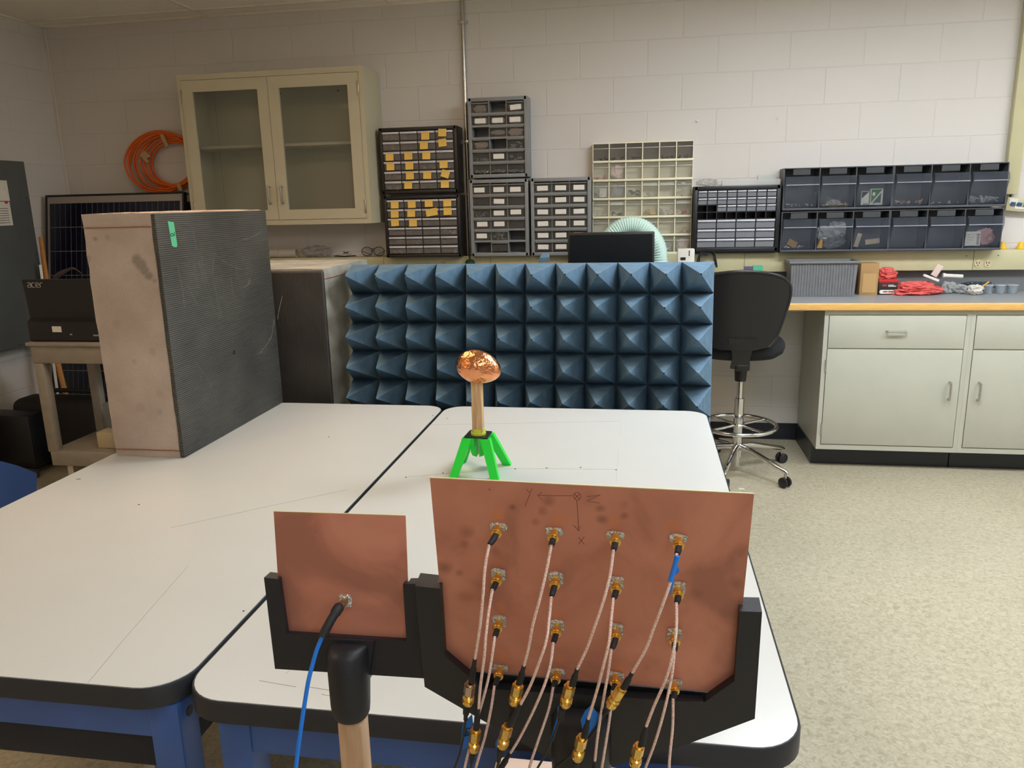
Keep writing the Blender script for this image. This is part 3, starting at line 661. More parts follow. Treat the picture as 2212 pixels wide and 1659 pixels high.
for k in range(11): b.box((L[0]+.078, 4.8958, 1.228+k*.0058), (L[0]+.092, 4.8968, 1.2305+k*.0058))
for k in range(4): b.box((L[0]+.024, 4.8958, 1.24+k*.014), (L[0]+.03+.034*((k*7) % 3+1)/3, 4.8968, 1.2415+k*.014))
put('printed_bars', b, M_BLACKM, t)
# things on top of the right black cabinet
t = thing('acrylic_tray', (.62, 4.94, 1.5905), 'clear acrylic tray on top of the right black drawer cabinet', 'tray')
p0, p1 = at(1559, 402, 4.93), at(1690, 396, 4.93)
b = B(); b.box((.47, 4.90, 1.5905), (.80, 4.98, 1.593)); b.box((.47, 4.90, 1.593), (.80, 4.9025, 1.622)); b.box((.47, 4.977, 1.593), (.80, 4.98, 1.622)); b.box((.47, 4.9025, 1.593), (.4725, 4.977, 1.622)); b.box((.7975, 4.9025, 1.593), (.80, 4.977, 1.622)); put('tray', b, plastic_clear('acrylic', (226, 226, 222), .55, .05), t)
t = thing('acrylic_box', (.725, 4.93, 1.594), 'small clear box of glass beads standing in the acrylic tray', 'box')
b = B(); b.box((.675, 4.915, 1.594), (.775, 4.918, 1.648)); b.box((.675, 4.957, 1.594), (.775, 4.96, 1.648)); b.box((.675, 4.918, 1.594), (.678, 4.957, 1.648)); b.box((.772, 4.918, 1.594), (.775, 4.957, 1.648)); put('walls', b, plastic_clear('acrylic2', (220, 226, 218), .6, .05), t)
q = B(); rnd = random.Random(3)
for _ in range(26): q.ball((rnd.uniform(.684, .766), rnd.uniform(.006, .03)+4.918, rnd.uniform(1.598, 1.612)), .004, n=4)
o = put('contents', q, M_CLEARBAG, t); o['kind'] = 'stuff'
bag('plastic_bag', (.385, 4.93, 1.612), .06, .025, .02, plastic_clear('thin_bag', (200, 198, 190), .7, .1), 'thin clear plastic bag on the left end of the right black cabinet', seed=11)

# ================================================================ THINGS ON THE LEDGE
zl = 1.1955
t = thing('tube_roll', (-2.4, 4.95, zl), 'short white tube lying on the ledge below the glass-door cabinet', 'tube')
b = B(); r0 = .029
p = at(641, 552, 4.96); yc = 4.965
rings = []
for x, rr in ((p.x-.25, .001), (p.x-.25, r0), (p.x, r0), (p.x, r0*.72), (p.x-.05, r0*.72), (p.x-.05, .001)):
    rings.append([(x, yc+rr*math.cos(2*PI*k/20), zl+r0+.0005+rr*math.sin(2*PI*k/20)) for k in range(20)])
b.ring_tube(rings); put('tube', b, mat('pale_card_tube', (190, 184, 172), .6), t)
pc = at(684, 545, 4.96); bag('plastic_bag', (pc.x, 4.96, zl+.038), .095, .03, .035, plastic_clear('ledge_bag', (176, 172, 168), .4, .15), 'clear plastic pouch lying on the ledge beside the white tube', seed=12)
def glasses(px, label, m, lensm, folded):
    t = thing('safety_glasses', (px, 4.96, zl), label, 'glasses')
    b = B(); y = 4.955
    if not folded:
        for sx in (-1, 1):
            cx = px+sx*.041; pts = [(cx+.036*math.cos(a)*(1 if True else 1), y-.0, zl+.032+.026*math.sin(a)+(.004 if math.sin(a) > 0 else 0)) for a in [2*PI*k/20 for k in range(20)]]
            b.tube(pts, .0028, 6, closed=True)
        b.tube([(px-.012, y, zl+.048), (px, y-.002, zl+.053), (px+.012, y, zl+.048)], .0028, 6); b.tube([(px-.008, y, zl+.038), (px, y-.002, zl+.041), (px+.008, y, zl+.038)], .0025, 6)
        put('frame', b, m, t)
        for sx in (-1, 1):
            c = B(); c.tube([(px+sx*.077, y, zl+.038), (px+sx*.078, y+.01, zl+.036), (px+sx*.02, y+.025, zl+.01)], .0024, 6); put('temple', c, m, t)
            c = B(); cx = px+sx*.041; c.prism([(cx+.034*math.cos(a), zl+.033+.024*math.sin(a)) for a in [2*PI*k/20 for k in range(20)]], lambda u, v, w_: (u, w_, v), y-.0005, y+.0005); put('lens', c, lensm, t)
    else:
        pts = [(px-.075+.15*k/12, y-.01*math.sin(PI*k/12), zl+.004+.004*abs(math.cos(PI*k/12))) for k in range(13)]
        b.tube(pts, .004, 6); put('frame', b, m, t)
        for sx in (-1, 1):
            c = B(); c.tube([(px+sx*.07, y+.002, zl+.006), (px+sx*.02, y+.02, zl+.02), (px-sx*.02, y+.02, zl+.034)], .0028, 6); put('temple', c, m, t)
            c = B(); cx = px+sx*.034; c.ball((cx, y, zl+.014), .03, .006, .01, n=8); put('lens', c, lensm, t)
glasses(at(745, 545, 4.955).x, 'black safety glasses folded on the ledge between the pouch and the blue pair', M_BLACK, M_CLEARBAG, True)
glasses(at(806, 547, 4.955).x, 'dark blue rimmed glasses standing on the ledge next to the black drawer cabinets', mat('navy_plastic', (34, 44, 74), .35), plastic_clear('lens_clear', (150, 150, 150), .88, .05), False)
t = thing('green_plug', (-1.075, 4.90, 1.13), 'dark green round plug on the raceway at the foot of the conduit', 'plug')
b = B(); b.lathe([(.001, -.055), (.03, -.055), (.032, .0), (.03, .028), (.018, .04), (.001, .042)], (-1.075, 4.893, 1.135), 20); put('body', b, mat('dark_green_plastic', (22, 62, 46), .4), t)
b = B(); b.tube([(-1.075, 4.893, 1.175), (-1.08, 4.9, 1.21), (-1.085, Y1-.09, 1.25)], .006); put('cord', b, M_BLACKM, t)
# yellow caps right
for px, l in ((2165, 'yellow cap on the ledge just right of the clear tilt bins'), (2204, 'yellow cap on the ledge at the right edge of the photo')):
    p = at(px, 534, 4.97); t = thing('yellow_stopper', (p.x, 4.97, zl), l, 'cap', 'yellow caps on the ledge')
    b = B(); b.lathe([(.001, 0), (.024, 0), (.024, .008), (.018, .016), (.013, .034), (.006, .042), (.001, .043)], (p.x, 4.97, zl), 16); put('dome', b, mat('yellow_rubber', (236, 190, 40), .45), t)

# ================================================================ THINGS ON THE COUNTER
zc = .9505
# grey tote
t = thing('storage_tote', (1.03, 4.83, zc), 'grey ribbed plastic tote on the counter beside the cardboard box', 'tote')
b = B(); tx0, tx1, ty0, ty1, tz = .86, 1.225, 4.74, 4.90, 1.153
def tub(b, x0, x1, y0, y1, z0, z1, fl, th):
    def ring(e, z): return [(x0-e, y0-e, z), (x1+e, y0-e, z), (x1+e, y1+e, z), (x0-e, y1+e, z)]
    b.ring_tube([ring(-fl, z0), ring(0, z1), ring(-th, z1), ring(-fl-th, z0+th)])
tub(b, tx0, tx1, ty0, ty1, zc, tz, .007, .004); put('tub', b, M_GREYP, t, smooth=20)
b = B(); b.box((tx0-.013, ty0-.013, tz-.012), (tx1+.013, ty0-.001, tz+.002), .003); b.box((tx0-.013, ty1+.0, tz-.012), (tx1+.013, ty1+.010, tz+.002), .003); b.box((tx0-.013, ty0-.004, tz-.012), (tx0-.001, ty1, tz+.002), .003); b.box((tx1+.001, ty0-.004, tz-.012), (tx1+.013, ty1, tz+.002), .003); put('rim', b, M_GREYP, t)
b = B()
for k in range(22):
    x = tx0+.018+k*(tx1-tx0-.036)/21; b.prism([(x-.003, 0), (x+.003, 0), (x+.003, 1), (x-.003, 1)], lambda u, v, w_: (u, ty0+.007*(1-v)-w_, zc+.004+v*(tz-zc-.02)), 0, .004)
put('ribs', b, M_GREYP, t)
# black lid leaning behind
content_box('black_tray', (1.03, 4.919, 1.03), .3, .008, .15, 0, M_BLACK, 'black flat tray upright behind the grey tote', 'tray')
# cardboard box
M_KRAFT = mat('kraft_board', (170, 134, 86), .8, noise=.1, nscale=12)
t = thing('cardboard_box', (1.325, 4.86, zc), 'open brown cardboard box between the grey tote and the red cloths', 'box')
b = B(); b.box((1.262, 4.815, zc), (1.362, 4.92, 1.133), .001); put('carton', b, M_KRAFT, t)
put('tape', B().box((1.277, 4.8135, .965), (1.352, 4.8148, 1.075)), mat('kraft_tape', (186, 150, 98), .5), t)
# black retail box with red band
t = thing('retail_box', (1.42, 4.87, zc), 'small black retail box with a red top band and a white oval label', 'box')
b = B(); x0, x1 = 1.368, 1.474; put('carton', b.box((x0, 4.82, zc), (x1, 4.93, 1.022), .001), mat('black_card', (34, 28, 28), .5), t)
put('red_band', B().box((x0-.0005, 4.8195, 1.0222), (x1+.0005, 4.9305, 1.04), .001), mat('red_card', (196, 34, 30), .5), t)
q = B(); q.prism([(x0+.053+s*.036+.011*math.cos(a), .968+.011*math.sin(a)) for s, a0 in ((1, -PI/2), (-1, PI/2)) for a in [a0+PI*k/8 for k in range(9)]], lambda u, v, w_: (u, w_, v), 4.8185, 4.8195); o = put('oval_label', q, M_WHITE, t)
q = B(); q.box((x0+.026, 4.8175, .965), (x0+.05, 4.8184, .972)); q.box((x0+.054, 4.8175, .965), (x0+.082, 4.8184, .972)); put('red_lettering', q, mat('red_card', (196, 34, 30)), t)
q = B(); q.ball((x0+.026, 4.8195, 1.004), .006, .001, .006, n=6); q.ball((x0+.038, 4.8195, 1.004), .006, .001, .006, n=6); put('red_emblem', q, MATS['red_card'], t)
q = B(); q.box((x0+.052, 4.8185, .998), (x0+.095, 4.8195, 1.003)); q.box((x0+.052, 4.8185, 1.006), (x0+.082, 4.8195, 1.009)); put('white_lettering', q, M_WHITE, t)
# red shop cloths: folded drapes
M_RED = mat('red_shop_cloth', (222, 102, 96), .95, noise=.12, nscale=30, bump=.4, bscale=300)
def cloth(name, cx, cy, z0, w_, d_, h_, label, seed, layers=3):
    b = B()
    for L in range(layers):
        f = 1-.13*L; crumple(b, (cx+(.012 if L % 2 else -.02)*w_/.27, cy, z0+h_*(.2+.52*L/layers)), w_/2*f, d_/2*f, h_*.30, seed+L, rot=(4 if L % 2 else -3), sub=5, freq=1.9, amp=.32, floor=z0)
    return tag(put(name, b, M_RED, smooth=60), label, 'cloth', 'red shop cloths')
cloth('shop_cloth', 1.585, 4.855, zc, .27, .16, .085, 'large folded pile of red shop cloth lying on the counter', 5, 3)
cloth('shop_cloth', 1.425, 4.875, 1.0405, .105, .09, .075, 'crumpled red shop cloth on top of the black retail box', 9, 3)
# card, white strip, tube, bags, gloves
content_box('paper_card', (1.69, 4.86, 1.085), .036, .004, .07, 28, mat('pale_card', (214, 192, 182), .8), 'pale card standing tilted above the red cloth pile', 'card')
content_box('paper_strip', (1.655, 4.84, 1.045), .09, .02, .014, 22, M_WHITE, 'white plastic strip lying on the red cloth pile', 'strip')
t = thing('plastic_tube', (1.80, 4.9, 1.03), 'white ribbed plastic tube lying on top of clear bags on the counter', 'tube')
put('tube', B().cyl((1.742, 4.90, 1.052), (1.845, 4.90, 1.046), .0115, n=12), M_WHITE, t); put('collar', B().cyl((1.736, 4.90, 1.0525), (1.75, 4.90, 1.0518), .0145, n=12), M_WHITE, t)
bag('plastic_bag', (1.765, 4.87, .987), .036, .03, .032, M_CLEARBAG, 'clear bag of beige parts right beside the red cloth pile', seed=21)
bag('plastic_bag', (1.83, 4.875, .978), .036, .03, .024, M_CLEARBAG, 'clear bag under the white ribbed tube', seed=22)
bag('plastic_bag', (1.885, 4.80, .982), .04, .026, .026, plastic_clear('white_plastic_film', (222, 218, 208), .2, .2), 'crumpled white plastic wrap in the middle of the counter clutter', seed=23)
bag('plastic_bag', (1.93, 4.90, .99), .09, .02, .024, plastic_clear('teal_dark_bag', (50, 64, 68), .2, .1), 'dark glossy bag lying behind the yellow tie', seed=24)
tag(put('cable_tie', B().tube([(1.905, 4.80, .985), (1.925, 4.80, 1.005), (1.95, 4.80, 1.025)], .0035, 6), mat('yellow_plastic', (236, 176, 40))), 'short yellow tie sticking out of the white plastic wrap', 'cable tie')
for k, (x, l) in enumerate(((1.975, 'clear lidded parts cup nearest the white plastic wrap'), (2.04, 'clear lidded parts cup in the middle of the row of cups'), (2.105, 'clear lidded parts cup at the right edge of the photo'))):
    t = thing('parts_cup', (x, 4.87, zc), l, 'cup', 'clear parts cups on the counter')
    b = B(); b.lathe([(.001, 0), (.024, 0), (.028, .045), (.026, .045), (.022, .003), (.001, .003)], (x, 4.87, zc), 18); put('cup', b, plastic_clear('cup_clear', (176, 190, 198), .6, .1), t)
    b = B(); b.lathe([(.001, .0452), (.03, .0452), (.03, .052), (.001, .052)], (x, 4.87, zc), 18); put('lid', b, plastic_clear('cup_lid', (196, 206, 214), .3, .1), t)
    b = B(); b.lathe([(.001, .004), (.02, .004), (.022, .022), (.001, .024)], (x, 4.87, zc), 12); put('contents', b, mat('cup_parts', (92, 104, 112), .5), t)
# book seen over the chair
t = thing('booklet', (.66, 4.8, zc), 'small purple and green booklet propped on the counter behind the chair', 'booklet')
pA, pB = at(1608, 584, 4.8), at(1650, 584, 4.8)
b = B(); b.xf = Matrix.Translation((pA.x, 4.80, zc+.003)) @ Matrix.Rotation(math.radians(-8), 4, 'X'); b.box((0, 0, 0), (.052, .014, pA.z-zc+.02)); put('purple_cover', b, mat('purple_print', (84, 72, 96), .5), t)
b = B(); b.xf = Matrix.Translation((pA.x, 4.80, zc+.003)) @ Matrix.Rotation(math.radians(-8), 4, 'X'); b.box((.0525, -.002, 0), (.108, .014, pA.z-zc+.026)); put('green_cover', b, mat('green_cover_print', (70, 170, 130), .5), t)
# flat monitor on the counter
t = thing('monitor', (-.17, 4.62, zc), 'flat black computer monitor standing behind the blue pyramid panel', 'monitor')
put('screen_case', B().box((-.424, 4.60, 1.03), (.075, 4.64, 1.343), .006), M_BLACK, t)
put('screen', B().box((-.412, 4.598, 1.046), (.063, 4.5999, 1.330)), mat('dark_screen', (18, 22, 26), .25), t)
put('stand_neck', B().box((-.21, 4.641, .97), (-.14, 4.665, 1.2), .004), M_BLACK, t)
put('stand_foot', B().box((-.29, 4.52, zc), (-.06, 4.72, zc+.015), .004), M_BLACK, t)
# pale green flexible hose arching behind the monitor
t = thing('flexible_hose', (-.05, 4.78, zc), 'pale mint corrugated hose arching up behind the black monitor', 'hose')
b = B(); pts = []; cxh, czh, Rx, Rz = -.062, 1.165, .168, .212
path = [(-.305, 1.16)]
N_ = 84
for k in range(N_+1):
    a = PI*(1.0-k/N_); pts.append((cxh+Rx*math.cos(a)*1.03, 4.80, czh+Rz*math.sin(a)))
pts = [(pts[0][0], 4.80, zc+.002+(czh-zc)*k/32) for k in range(32)]+pts+[(pts[-1][0], 4.80, czh-(czh-zc-.002)*k/32) for k in range(1, 33)]
rad = [.0475+(.0038 if k % 2 else -.002) for k in range(len(pts))]
b.tube(pts, rad, 20); put('corrugated_tube', b, mat('mint_plastic', (206, 236, 224), .45), t, smooth=70)
# white meter box and black cords
t = thing('meter_box', (.235, 4.75, zc), 'small white meter box with a dark display beside the hose', 'meter')
pA, pB = at(1464, 538, 4.75), at(1500, 566, 4.75)
put('housing', B().box((pA.x, 4.75, zc), (pB.x, 4.82, pA.z), .005), M_WHITE, t)
pc, pd = at(1470, 556, 4.745), at(1481, 562, 4.745)
put('display', B().box((pc.x, 4.748, pd.z), (pd.x, 4.7499, pc.z)), mat('lcd_dark', (30, 44, 40), .3), t)
put('vent', B().box((at(1488, 544, 4.75).x, 4.7485, at(1488, 553, 4.75).z), (at(1490, 544, 4.75).x, 4.7499, at(1490, 541, 4.75).z)), M_BLACKM, t)
t = thing('cord_bundle', (.45, 4.88, 1.1), 'tangle of black cords hanging off the ledge under the black cabinet', 'cords')
rnd = random.Random(9)
for k in range(6):
    ctr = [(1506+rnd.uniform(-3, 6), 572), (1512, 552+rnd.uniform(-4, 6)), (1525+rnd.uniform(-6, 6), 541+rnd.uniform(-2, 10)), (1540, 548+rnd.uniform(-6, 8)), (1546+rnd.uniform(-4, 4), 562), (1549, 580)]
    P_ = [at(x, y, 4.88+rnd.uniform(-.01, .01)) for x, y in ctr]; pp = []
    for i in range(len(P_)-1):
        for s in range(5):
            q = s/5; a0 = P_[max(i-1, 0)]; a1, a2 = P_[i], P_[i+1]; a3 = P_[min(i+2, len(P_)-1)]
            pp.append(.5*((2*a1)+(-a0+a2)*q+(2*a0-5*a1+4*a2-a3)*q*q+(-a0+3*a1-3*a2+a3)*q**3))
    put('cord', B().tube(pp, .0045, 6), M_BLACKM, t)

# ================================================================ FAR LEFT: electrical panel, solar panels, cart, bags
M_PANEL = mat('panel_grey_enamel', (88, 94, 94), .42, noise=.08, nscale=5)
t = thing('electrical_panel', (-3.9, 4.1, .71), 'dark grey electrical panel box on the left wall', 'electrical panel')
put('box', B().box((X0+.001, 3.65, .712), (-3.80, 4.476, 1.838), .003), M_PANEL, t)
put('cover', B().box((-3.7995, 3.66, .722), (-3.794, 4.43, 1.828), .002), M_PANEL, t)
b = B()
for y, z in ((4.452, 1.62), (4.452, 1.27), (4.2, .735), (4.452, .9)): b.cyl((-3.800, y, z), (-3.79, y, z), .007, n=10)
put('screw', b, M_STEEL, t)
for i, (z0, z1, y1) in enumerate(((1.60, 1.72, 4.305), (1.455, 1.595, 4.30))):
    put('notice', B().box((-3.7938, 4.12, z0), (-3.793, y1, z1)), M_WHITE, t)
b = B()
for k in range(7): b.box((-3.7929, 4.19, 1.47+k*.014), (-3.7926, 4.28, 1.473+k*.014))
put('printed_lines', b, M_BLACKM, t)
put('pin', B().ball((-3.79, 4.27, 1.592), .009, n=8), mat('red_pin', (200, 30, 40), .4), t)

def solar(x0, x1, ytop, ztop, ybot, label, dz=0):
    M4 = Matrix.Identity(4); up = Vector((0, ytop-ybot, ztop)); Lh = up.length; up.normalize(); ex = Vector((1, 0, 0)); nn = ex.cross(up)
    for i in range(3): M4[i][0], M4[i][1], M4[i][2] = ex[i], -nn[i], up[i]
    M4[0][3], M4[1][3], M4[2][3] = x0, ybot, .0
    w_ = x1-x0; t = thing('solar_panel', (x0+w_/2, ybot, 0), label, 'solar panel', 'solar panels leaning on the wall')
    b = B(); b.xf = M4; fw = .012
    b.box((0, -.0, .0), (fw, .035, Lh)); b.box((w_-fw, 0, 0), (w_, .035, Lh)); b.box((fw, 0, 0), (w_-fw, .035, fw)); b.box((fw, 0, Lh-fw), (w_-fw, .035, Lh)); put('frame', b, M_BLACK, t)
    b = B(); b.xf = M4; b.box((fw, .004, fw), (w_-fw, .008, Lh-fw)); put('backing', b, mat('solar_white', (150, 142, 132), .4), t)
    b = B(); b.xf = M4; nc, nr = 6, 10; mx_, mz = .028, .035; cw, ch = (w_-2*mx_)/nc, (Lh-2*mz-.02)/nr
    for i in range(nc):
        for j in range(nr): b.box((mx_+i*cw+.002, .002, mz+j*ch+.002), (mx_+(i+1)*cw-.002, .0039, mz+(j+1)*ch-.002))
    o = put('cells', b, mat('solar_cell', (16, 20, 40), .22, noise=.3, nscale=30), t)
    b = B(); b.xf = M4
    for i in range(nc):
        for k in (1, 2, 3): b.box((mx_+i*cw+cw*k/4-.0008, .001, mz), (mx_+i*cw+cw*k/4+.0008, .0019, Lh-mz-.02))
    put('busbars', b, mat('busbar', (110, 108, 104), .4, .3), t)
solar(-3.905, -2.905, 4.74, 1.638, 4.42, 'large dark blue solar panel leaning against the back wall, the front one')
solar(-3.83, -2.832, 4.92, 1.632, 4.60, 'dark solar panel leaning behind the front one, only its right edge showing')
M_STAKE = mat('orange_wood', (196, 140, 70), .6, nscale=10, stretch=(30, 30, 2), col2=(160, 104, 48))
tag(put('wooden_stick', B().tube([at(140, 855, 4.29)+Vector((.02, 0, -.12)), at(125, 785, 4.33), at(88, 512, 4.5)], [.017, .017, .013], 8), M_STAKE), 'orange wooden stick leaning beside the left edge of the solar panel', 'stick')
p_ = at(87, 572, 4.42); tag(put('white_batten', B().tube([at(103, 700, 4.37)+Vector((0, -.02, -.74)), p_], .011, 4), M_WHITE), 'thin cream batten leaning left of the orange stick', 'batten')

# orange cord coil hung on the wall, taped in three places
M_ORC = mat('orange_cord', (226, 104, 30), .5)
t = thing('cord_coil', (-3.0, 4.96, 1.78), 'coil of orange cord hanging on the wall, half behind the glass-door cabinet', 'cord coil')
rnd = random.Random(4); Yc = 4.955
loops = [(350, 350, 79, 66, 0), (353, 350, 75, 64, 3), (352, 352, 71, 62, -3), (357, 349, 67, 60, 3), (357, 352, 62, 57, 0), (363, 348, 58, 54, 5), (366, 350, 55, 52, -4), (371, 352, 50, 50, 3), (374, 353, 46, 46, 0)]
for i, (cx_, cy_, rx_, ry_, rot_) in enumerate(loops):
    ph = rnd.uniform(0, 6); pts = []
    for k in range(48):
        a = 2*PI*k/48; u = rx_*math.cos(a)*(1+.02*math.sin(2*a+ph)); v = ry_*math.sin(a)*(1+.03*math.sin(3*a+ph)); rr_ = math.radians(rot_)
        pts.append(at(cx_+u*math.cos(rr_)-v*math.sin(rr_), cy_+u*math.sin(rr_)+v*math.cos(rr_), Yc+.012*math.sin(a*2+i)+.006*(i % 3)))
    put('cord_loop', B().tube(pts, .0072, 8, closed=True), M_ORC, t, smooth=80)
M_MASK = mat('masking_tape', (186, 160, 116), .8)
for q in ([(345, 291), (352, 289), (364, 315), (356, 317)], [(302, 336), (312, 325), (326, 338), (316, 342), (323, 349), (316, 352), (309, 343)], [(381, 398), (388, 395), (394, 412), (386, 413)]):
    P_ = [at(x, y, 4.925) for x, y in q]; b = B(); b.ring_tube([P_, [p+Vector((0, .003, 0)) for p in P_]]); put('tape', b, M_MASK, t, smooth=0)
put('hook', B().tube([(at(400, 300, Y1).x, Y1-.001, at(400, 300, Y1).z), (at(400, 300, Y1).x, Y1-.08, at(400, 298, Y1).z)], .005, 8), M_STEEL, t)

# utility cart
M_CART = mat('taupe_cart_plastic', (150, 143, 130), .5, noise=.08, nscale=20)
cx0, cx1, cy0, cy1 = -3.18, -2.68, 3.55, 4.02
t = thing('utility_cart', (-2.93, 3.78, 0), 'taupe plastic utility cart on wheels left of the white tables', 'cart')
b = B(); b.box((cx0, cy0, .845), (cx1, cy1, .865), .004); b.box((cx0+.016, cy0+.012, .752), (cx1-.016, cy1-.012, .8455), .006); put('top_tray', b, M_CART, t)
for (a, c) in ((cx0+.02, cy0+.014), (cx1-.075, cy0+.014), (cx0+.02, cy1-.07), (cx1-.075, cy1-.07)):
    put('leg', B().box((a, c, .26), (a+.055, c+.05, .753), .006), M_CART, t)
b = B(); b.box((cx0+.03, cy0+.016, .245), (cx1-.03, cy1-.016, .268), .004); b.box((cx0+.035, cy0+.012, .185), (cx1-.035, cy0+.03, .262), .004); b.box((cx0+.035, cy1-.03, .185), (cx1-.035, cy1-.012, .262), .004); b.box((cx0+.035, cy0+.03, .185), (cx0+.05, cy1-.03, .262), .004); b.box((cx1-.05, cy0+.03, .185), (cx1-.035, cy1-.03, .262), .004); put('lower_tray', b, M_CART, t)
for (a, c) in ((cx0+.13, cy0+.06), (cx1-.13, cy0+.06), (cx0+.13, cy1-.08), (cx1-.13, cy1-.08)):
    wl = put('caster', B().box((a-.022, c-.03, .09), (a+.012, c-.0235, .186), .002), mat('caster_plate', (196, 192, 180), .4), t)
    b = B(); b.tube([(a, c-.022, .0655), (a, c-.012, .0655), (a, c+.014, .0655), (a, c+.022, .0655)], [.058, .065, .065, .058], 24); put('wheel', b, M_BLACKM, wl)
# all-in-one display on the cart, back to us
t = thing('all_in_one_computer', (-2.9, 3.63, .866), 'black computer display with its back to the camera standing on the cart', 'computer display')
b = B(); b.prism([(3.585, 1.188), (3.60, .99), (3.575, .97), (3.575, .875), (3.585, .866), (3.69, .866), (3.64, 1.188)], lambda u, v, w_: (w_, u, v), -3.165, -2.62); put('rear_case', b, mat('black_textured_case', (20, 18, 18), .45, bump=.2, bscale=500), t)
b = B(); M_LOGO = mat('silver_logo', (170, 166, 160), .35, .3)
def stroke(b, pts, fn, wdt=.0022, y=0):
    b.tube([fn(*p) for p in pts], wdt, 6)
def acer(u, v): # u,v in letter units -> back face
    return (-3.138+u*.0245, 3.5855, 1.150+v*.026)
arc = lambda cx, cy, rx, ry, a0, a1, n=9: [(cx+rx*math.cos(math.radians(a0+(a1-a0)*k/n)), cy+ry*math.sin(math.radians(a0+(a1-a0)*k/n))) for k in range(n+1)]
stroke(b, [(.05, .9), (.6, .9), (.78, .75), (.78, 0), (.25, 0), (.03, .15), (.03, .35), (.25, .5), (.78, .5)], acer)
stroke(b, [(1.75, .9), (1.25, .9), (1.02, .7), (1.02, .2), (1.25, 0), (1.75, 0)], acer)
stroke(b, [(2.0, .45), (2.72, .45), (2.72, .72), (2.5, .9), (2.2, .9), (2.0, .7), (2.0, .2), (2.2, 0), (2.7, 0)], acer)
stroke(b, [(2.98, 0), (2.98, .65), (3.2, .9), (3.6, .9)], acer)
put('logo', b, M_LOGO, t)
put('port_label', B().box((-3.024, 3.572, .918), (-2.972, 3.5748, .948)), M_WHITE, t)
b = B(); b.box((-2.925, 3.572, .902), (-2.912, 3.5748, .910)); b.box((-2.79, 3.571, .898), (-2.74, 3.5748, .905)); put('port', b, M_STEEL, t)
# stuff on lower tray
t = thing('plastic_bin', (-2.80, 3.75, .268), 'translucent grey plastic bin on the lower tray of the cart', 'bin')
b = B(); tub(b, -2.90, -2.73, 3.70, 3.92, .36, .50, .012, .004); put('tub', b, plastic_clear('grey_tub', (140, 140, 138), .35, .3), t)
content_box('beige_box', (-2.80, 3.76, .314), .21, .26, .088, 0, mat('beige_card', (190, 178, 146), .7), 'beige flat box under the plastic bin on the cart', 'box')
# wires behind display
t = thing('wire_bundle', (-3.0, 3.74, .87), 'bundle of dark wires arching over the display in front of the solar panel', 'wires')
rnd = random.Random(5)
for k in range(7):
    o1, o2 = rnd.uniform(-6, 6), rnd.uniform(-3, 3)
    P_ = [(114+o1*.6, 612), (122+o1, 598+o2), (138+o1, 586+o2), (158, 580+o2*.5), (175, 590)]
    put('wire', B().tube([Vector((at(P_[0][0], P_[0][1], 3.74).x, 3.74, .87))]+spline_([at(x, y, 3.74) for x, y in P_])+[Vector((at(P_[-1][0], 590, 3.74).x+.01, 3.74, .87))], .0035, 6), mat('wire_grey_brown', (74, 68, 64), .5), t)

M_CASEB = mat('dark_fabric_case', (34, 32, 32), .8, noise=.2, nscale=20)
t = thing('equipment_case', (-3.42, 4.14, 0), 'dark padded equipment case on the floor behind the cart', 'case')
put('shell', B().box((-3.80, 4.03, 0.001), (-3.02, 4.25, .42), .06, 4), M_CASEB, t)
b = B(); b.tube([(-3.62, 4.1, .41), (-3.6, 4.1, .455), (-3.5, 4.1, .47), (-3.3, 4.1, .47), (-3.2, 4.1, .455), (-3.18, 4.1, .41)], .014, 8); put('handle', b, M_CASEB, t)
t = thing('speaker_box', (-3.72, 3.85, 0), 'black box standing on the floor left of the cart, in front of the case', 'box')
put('cabinet', B().box((-3.86, 3.86, .05), (-3.52, 4.0, .37), .006), M_BLACK, t)
put('foot_bar', B().box((-3.66, 3.80, .001), (-3.50, 3.859, .05), .004), mat('grey_metal_foot', (96, 92, 92), .4, .5), t)
tag(put('black_crate', B().box((-3.94, 3.55, .001), (-3.80, 3.845, .40), .006), mat('black_crate_m', (38, 36, 38), .6)), 'black upright crate at the left edge of the photo', 'crate')

# blue chair beyond the left table
t = thing('blue_chair', (-2.1, 1.75, 0), 'blue moulded plastic chair beside the left white table, only its back corner showing', 'chair')
M_BLUECH = mat('blue_plastic', (70, 100, 160), .5, noise=.05, nscale=10)
b = B(); rows = []
for i in range(9):
    v = i/8; row = []
    for j in range(13):
        u = -1+j/6; y = 1.79+u*.26; ztop = .835-.11*abs(u)**2.4; z = .47+(ztop-.47)*v
        row.append((-1.93+.06*abs(u)**2-.05*(1-v)+.0, y, z))
    rows.append(row)
def sheet(b, rows, nrm, th):
    A = [[b._v(p) for p in r] for r in rows]; C = [[b._v(Vector(p)+Vector(nrm)*th) for p in r] for r in rows]; R_, K = len(rows), len(rows[0])
    for i in range(R_-1):
        for j in range(K-1): b._f([A[i][j], A[i][j+1], A[i+1][j+1], A[i+1][j]]); b._f([C[i][j], C[i+1][j], C[i+1][j+1], C[i][j+1]])
    for i in range(R_-1): b._f([A[i][0], A[i+1][0], C[i+1][0], C[i][0]]); b._f([A[i][-1], C[i][-1], C[i+1][-1], A[i+1][-1]])
    for j in range(K-1): b._f([A[0][j], C[0][j], C[0][j+1], A[0][j+1]]); b._f([A[-1][j], A[-1][j+1], C[-1][j+1], C[-1][j]])
sheet(b, rows, (-1, 0, 0), .012); put('backrest', b, M_BLUECH, t, smooth=50)
put('seat', B().box((-2.42, 1.52, .44), (-1.99, 1.96, .465), .01), M_BLUECH, t)
for x, y in ((-2.39, 1.55), (-2.39, 1.93), (-2.02, 1.55), (-2.02, 1.93)): put('leg', B().cyl((x, y, 0.001), (x, y, .44), .011, n=10), M_STEEL, t)

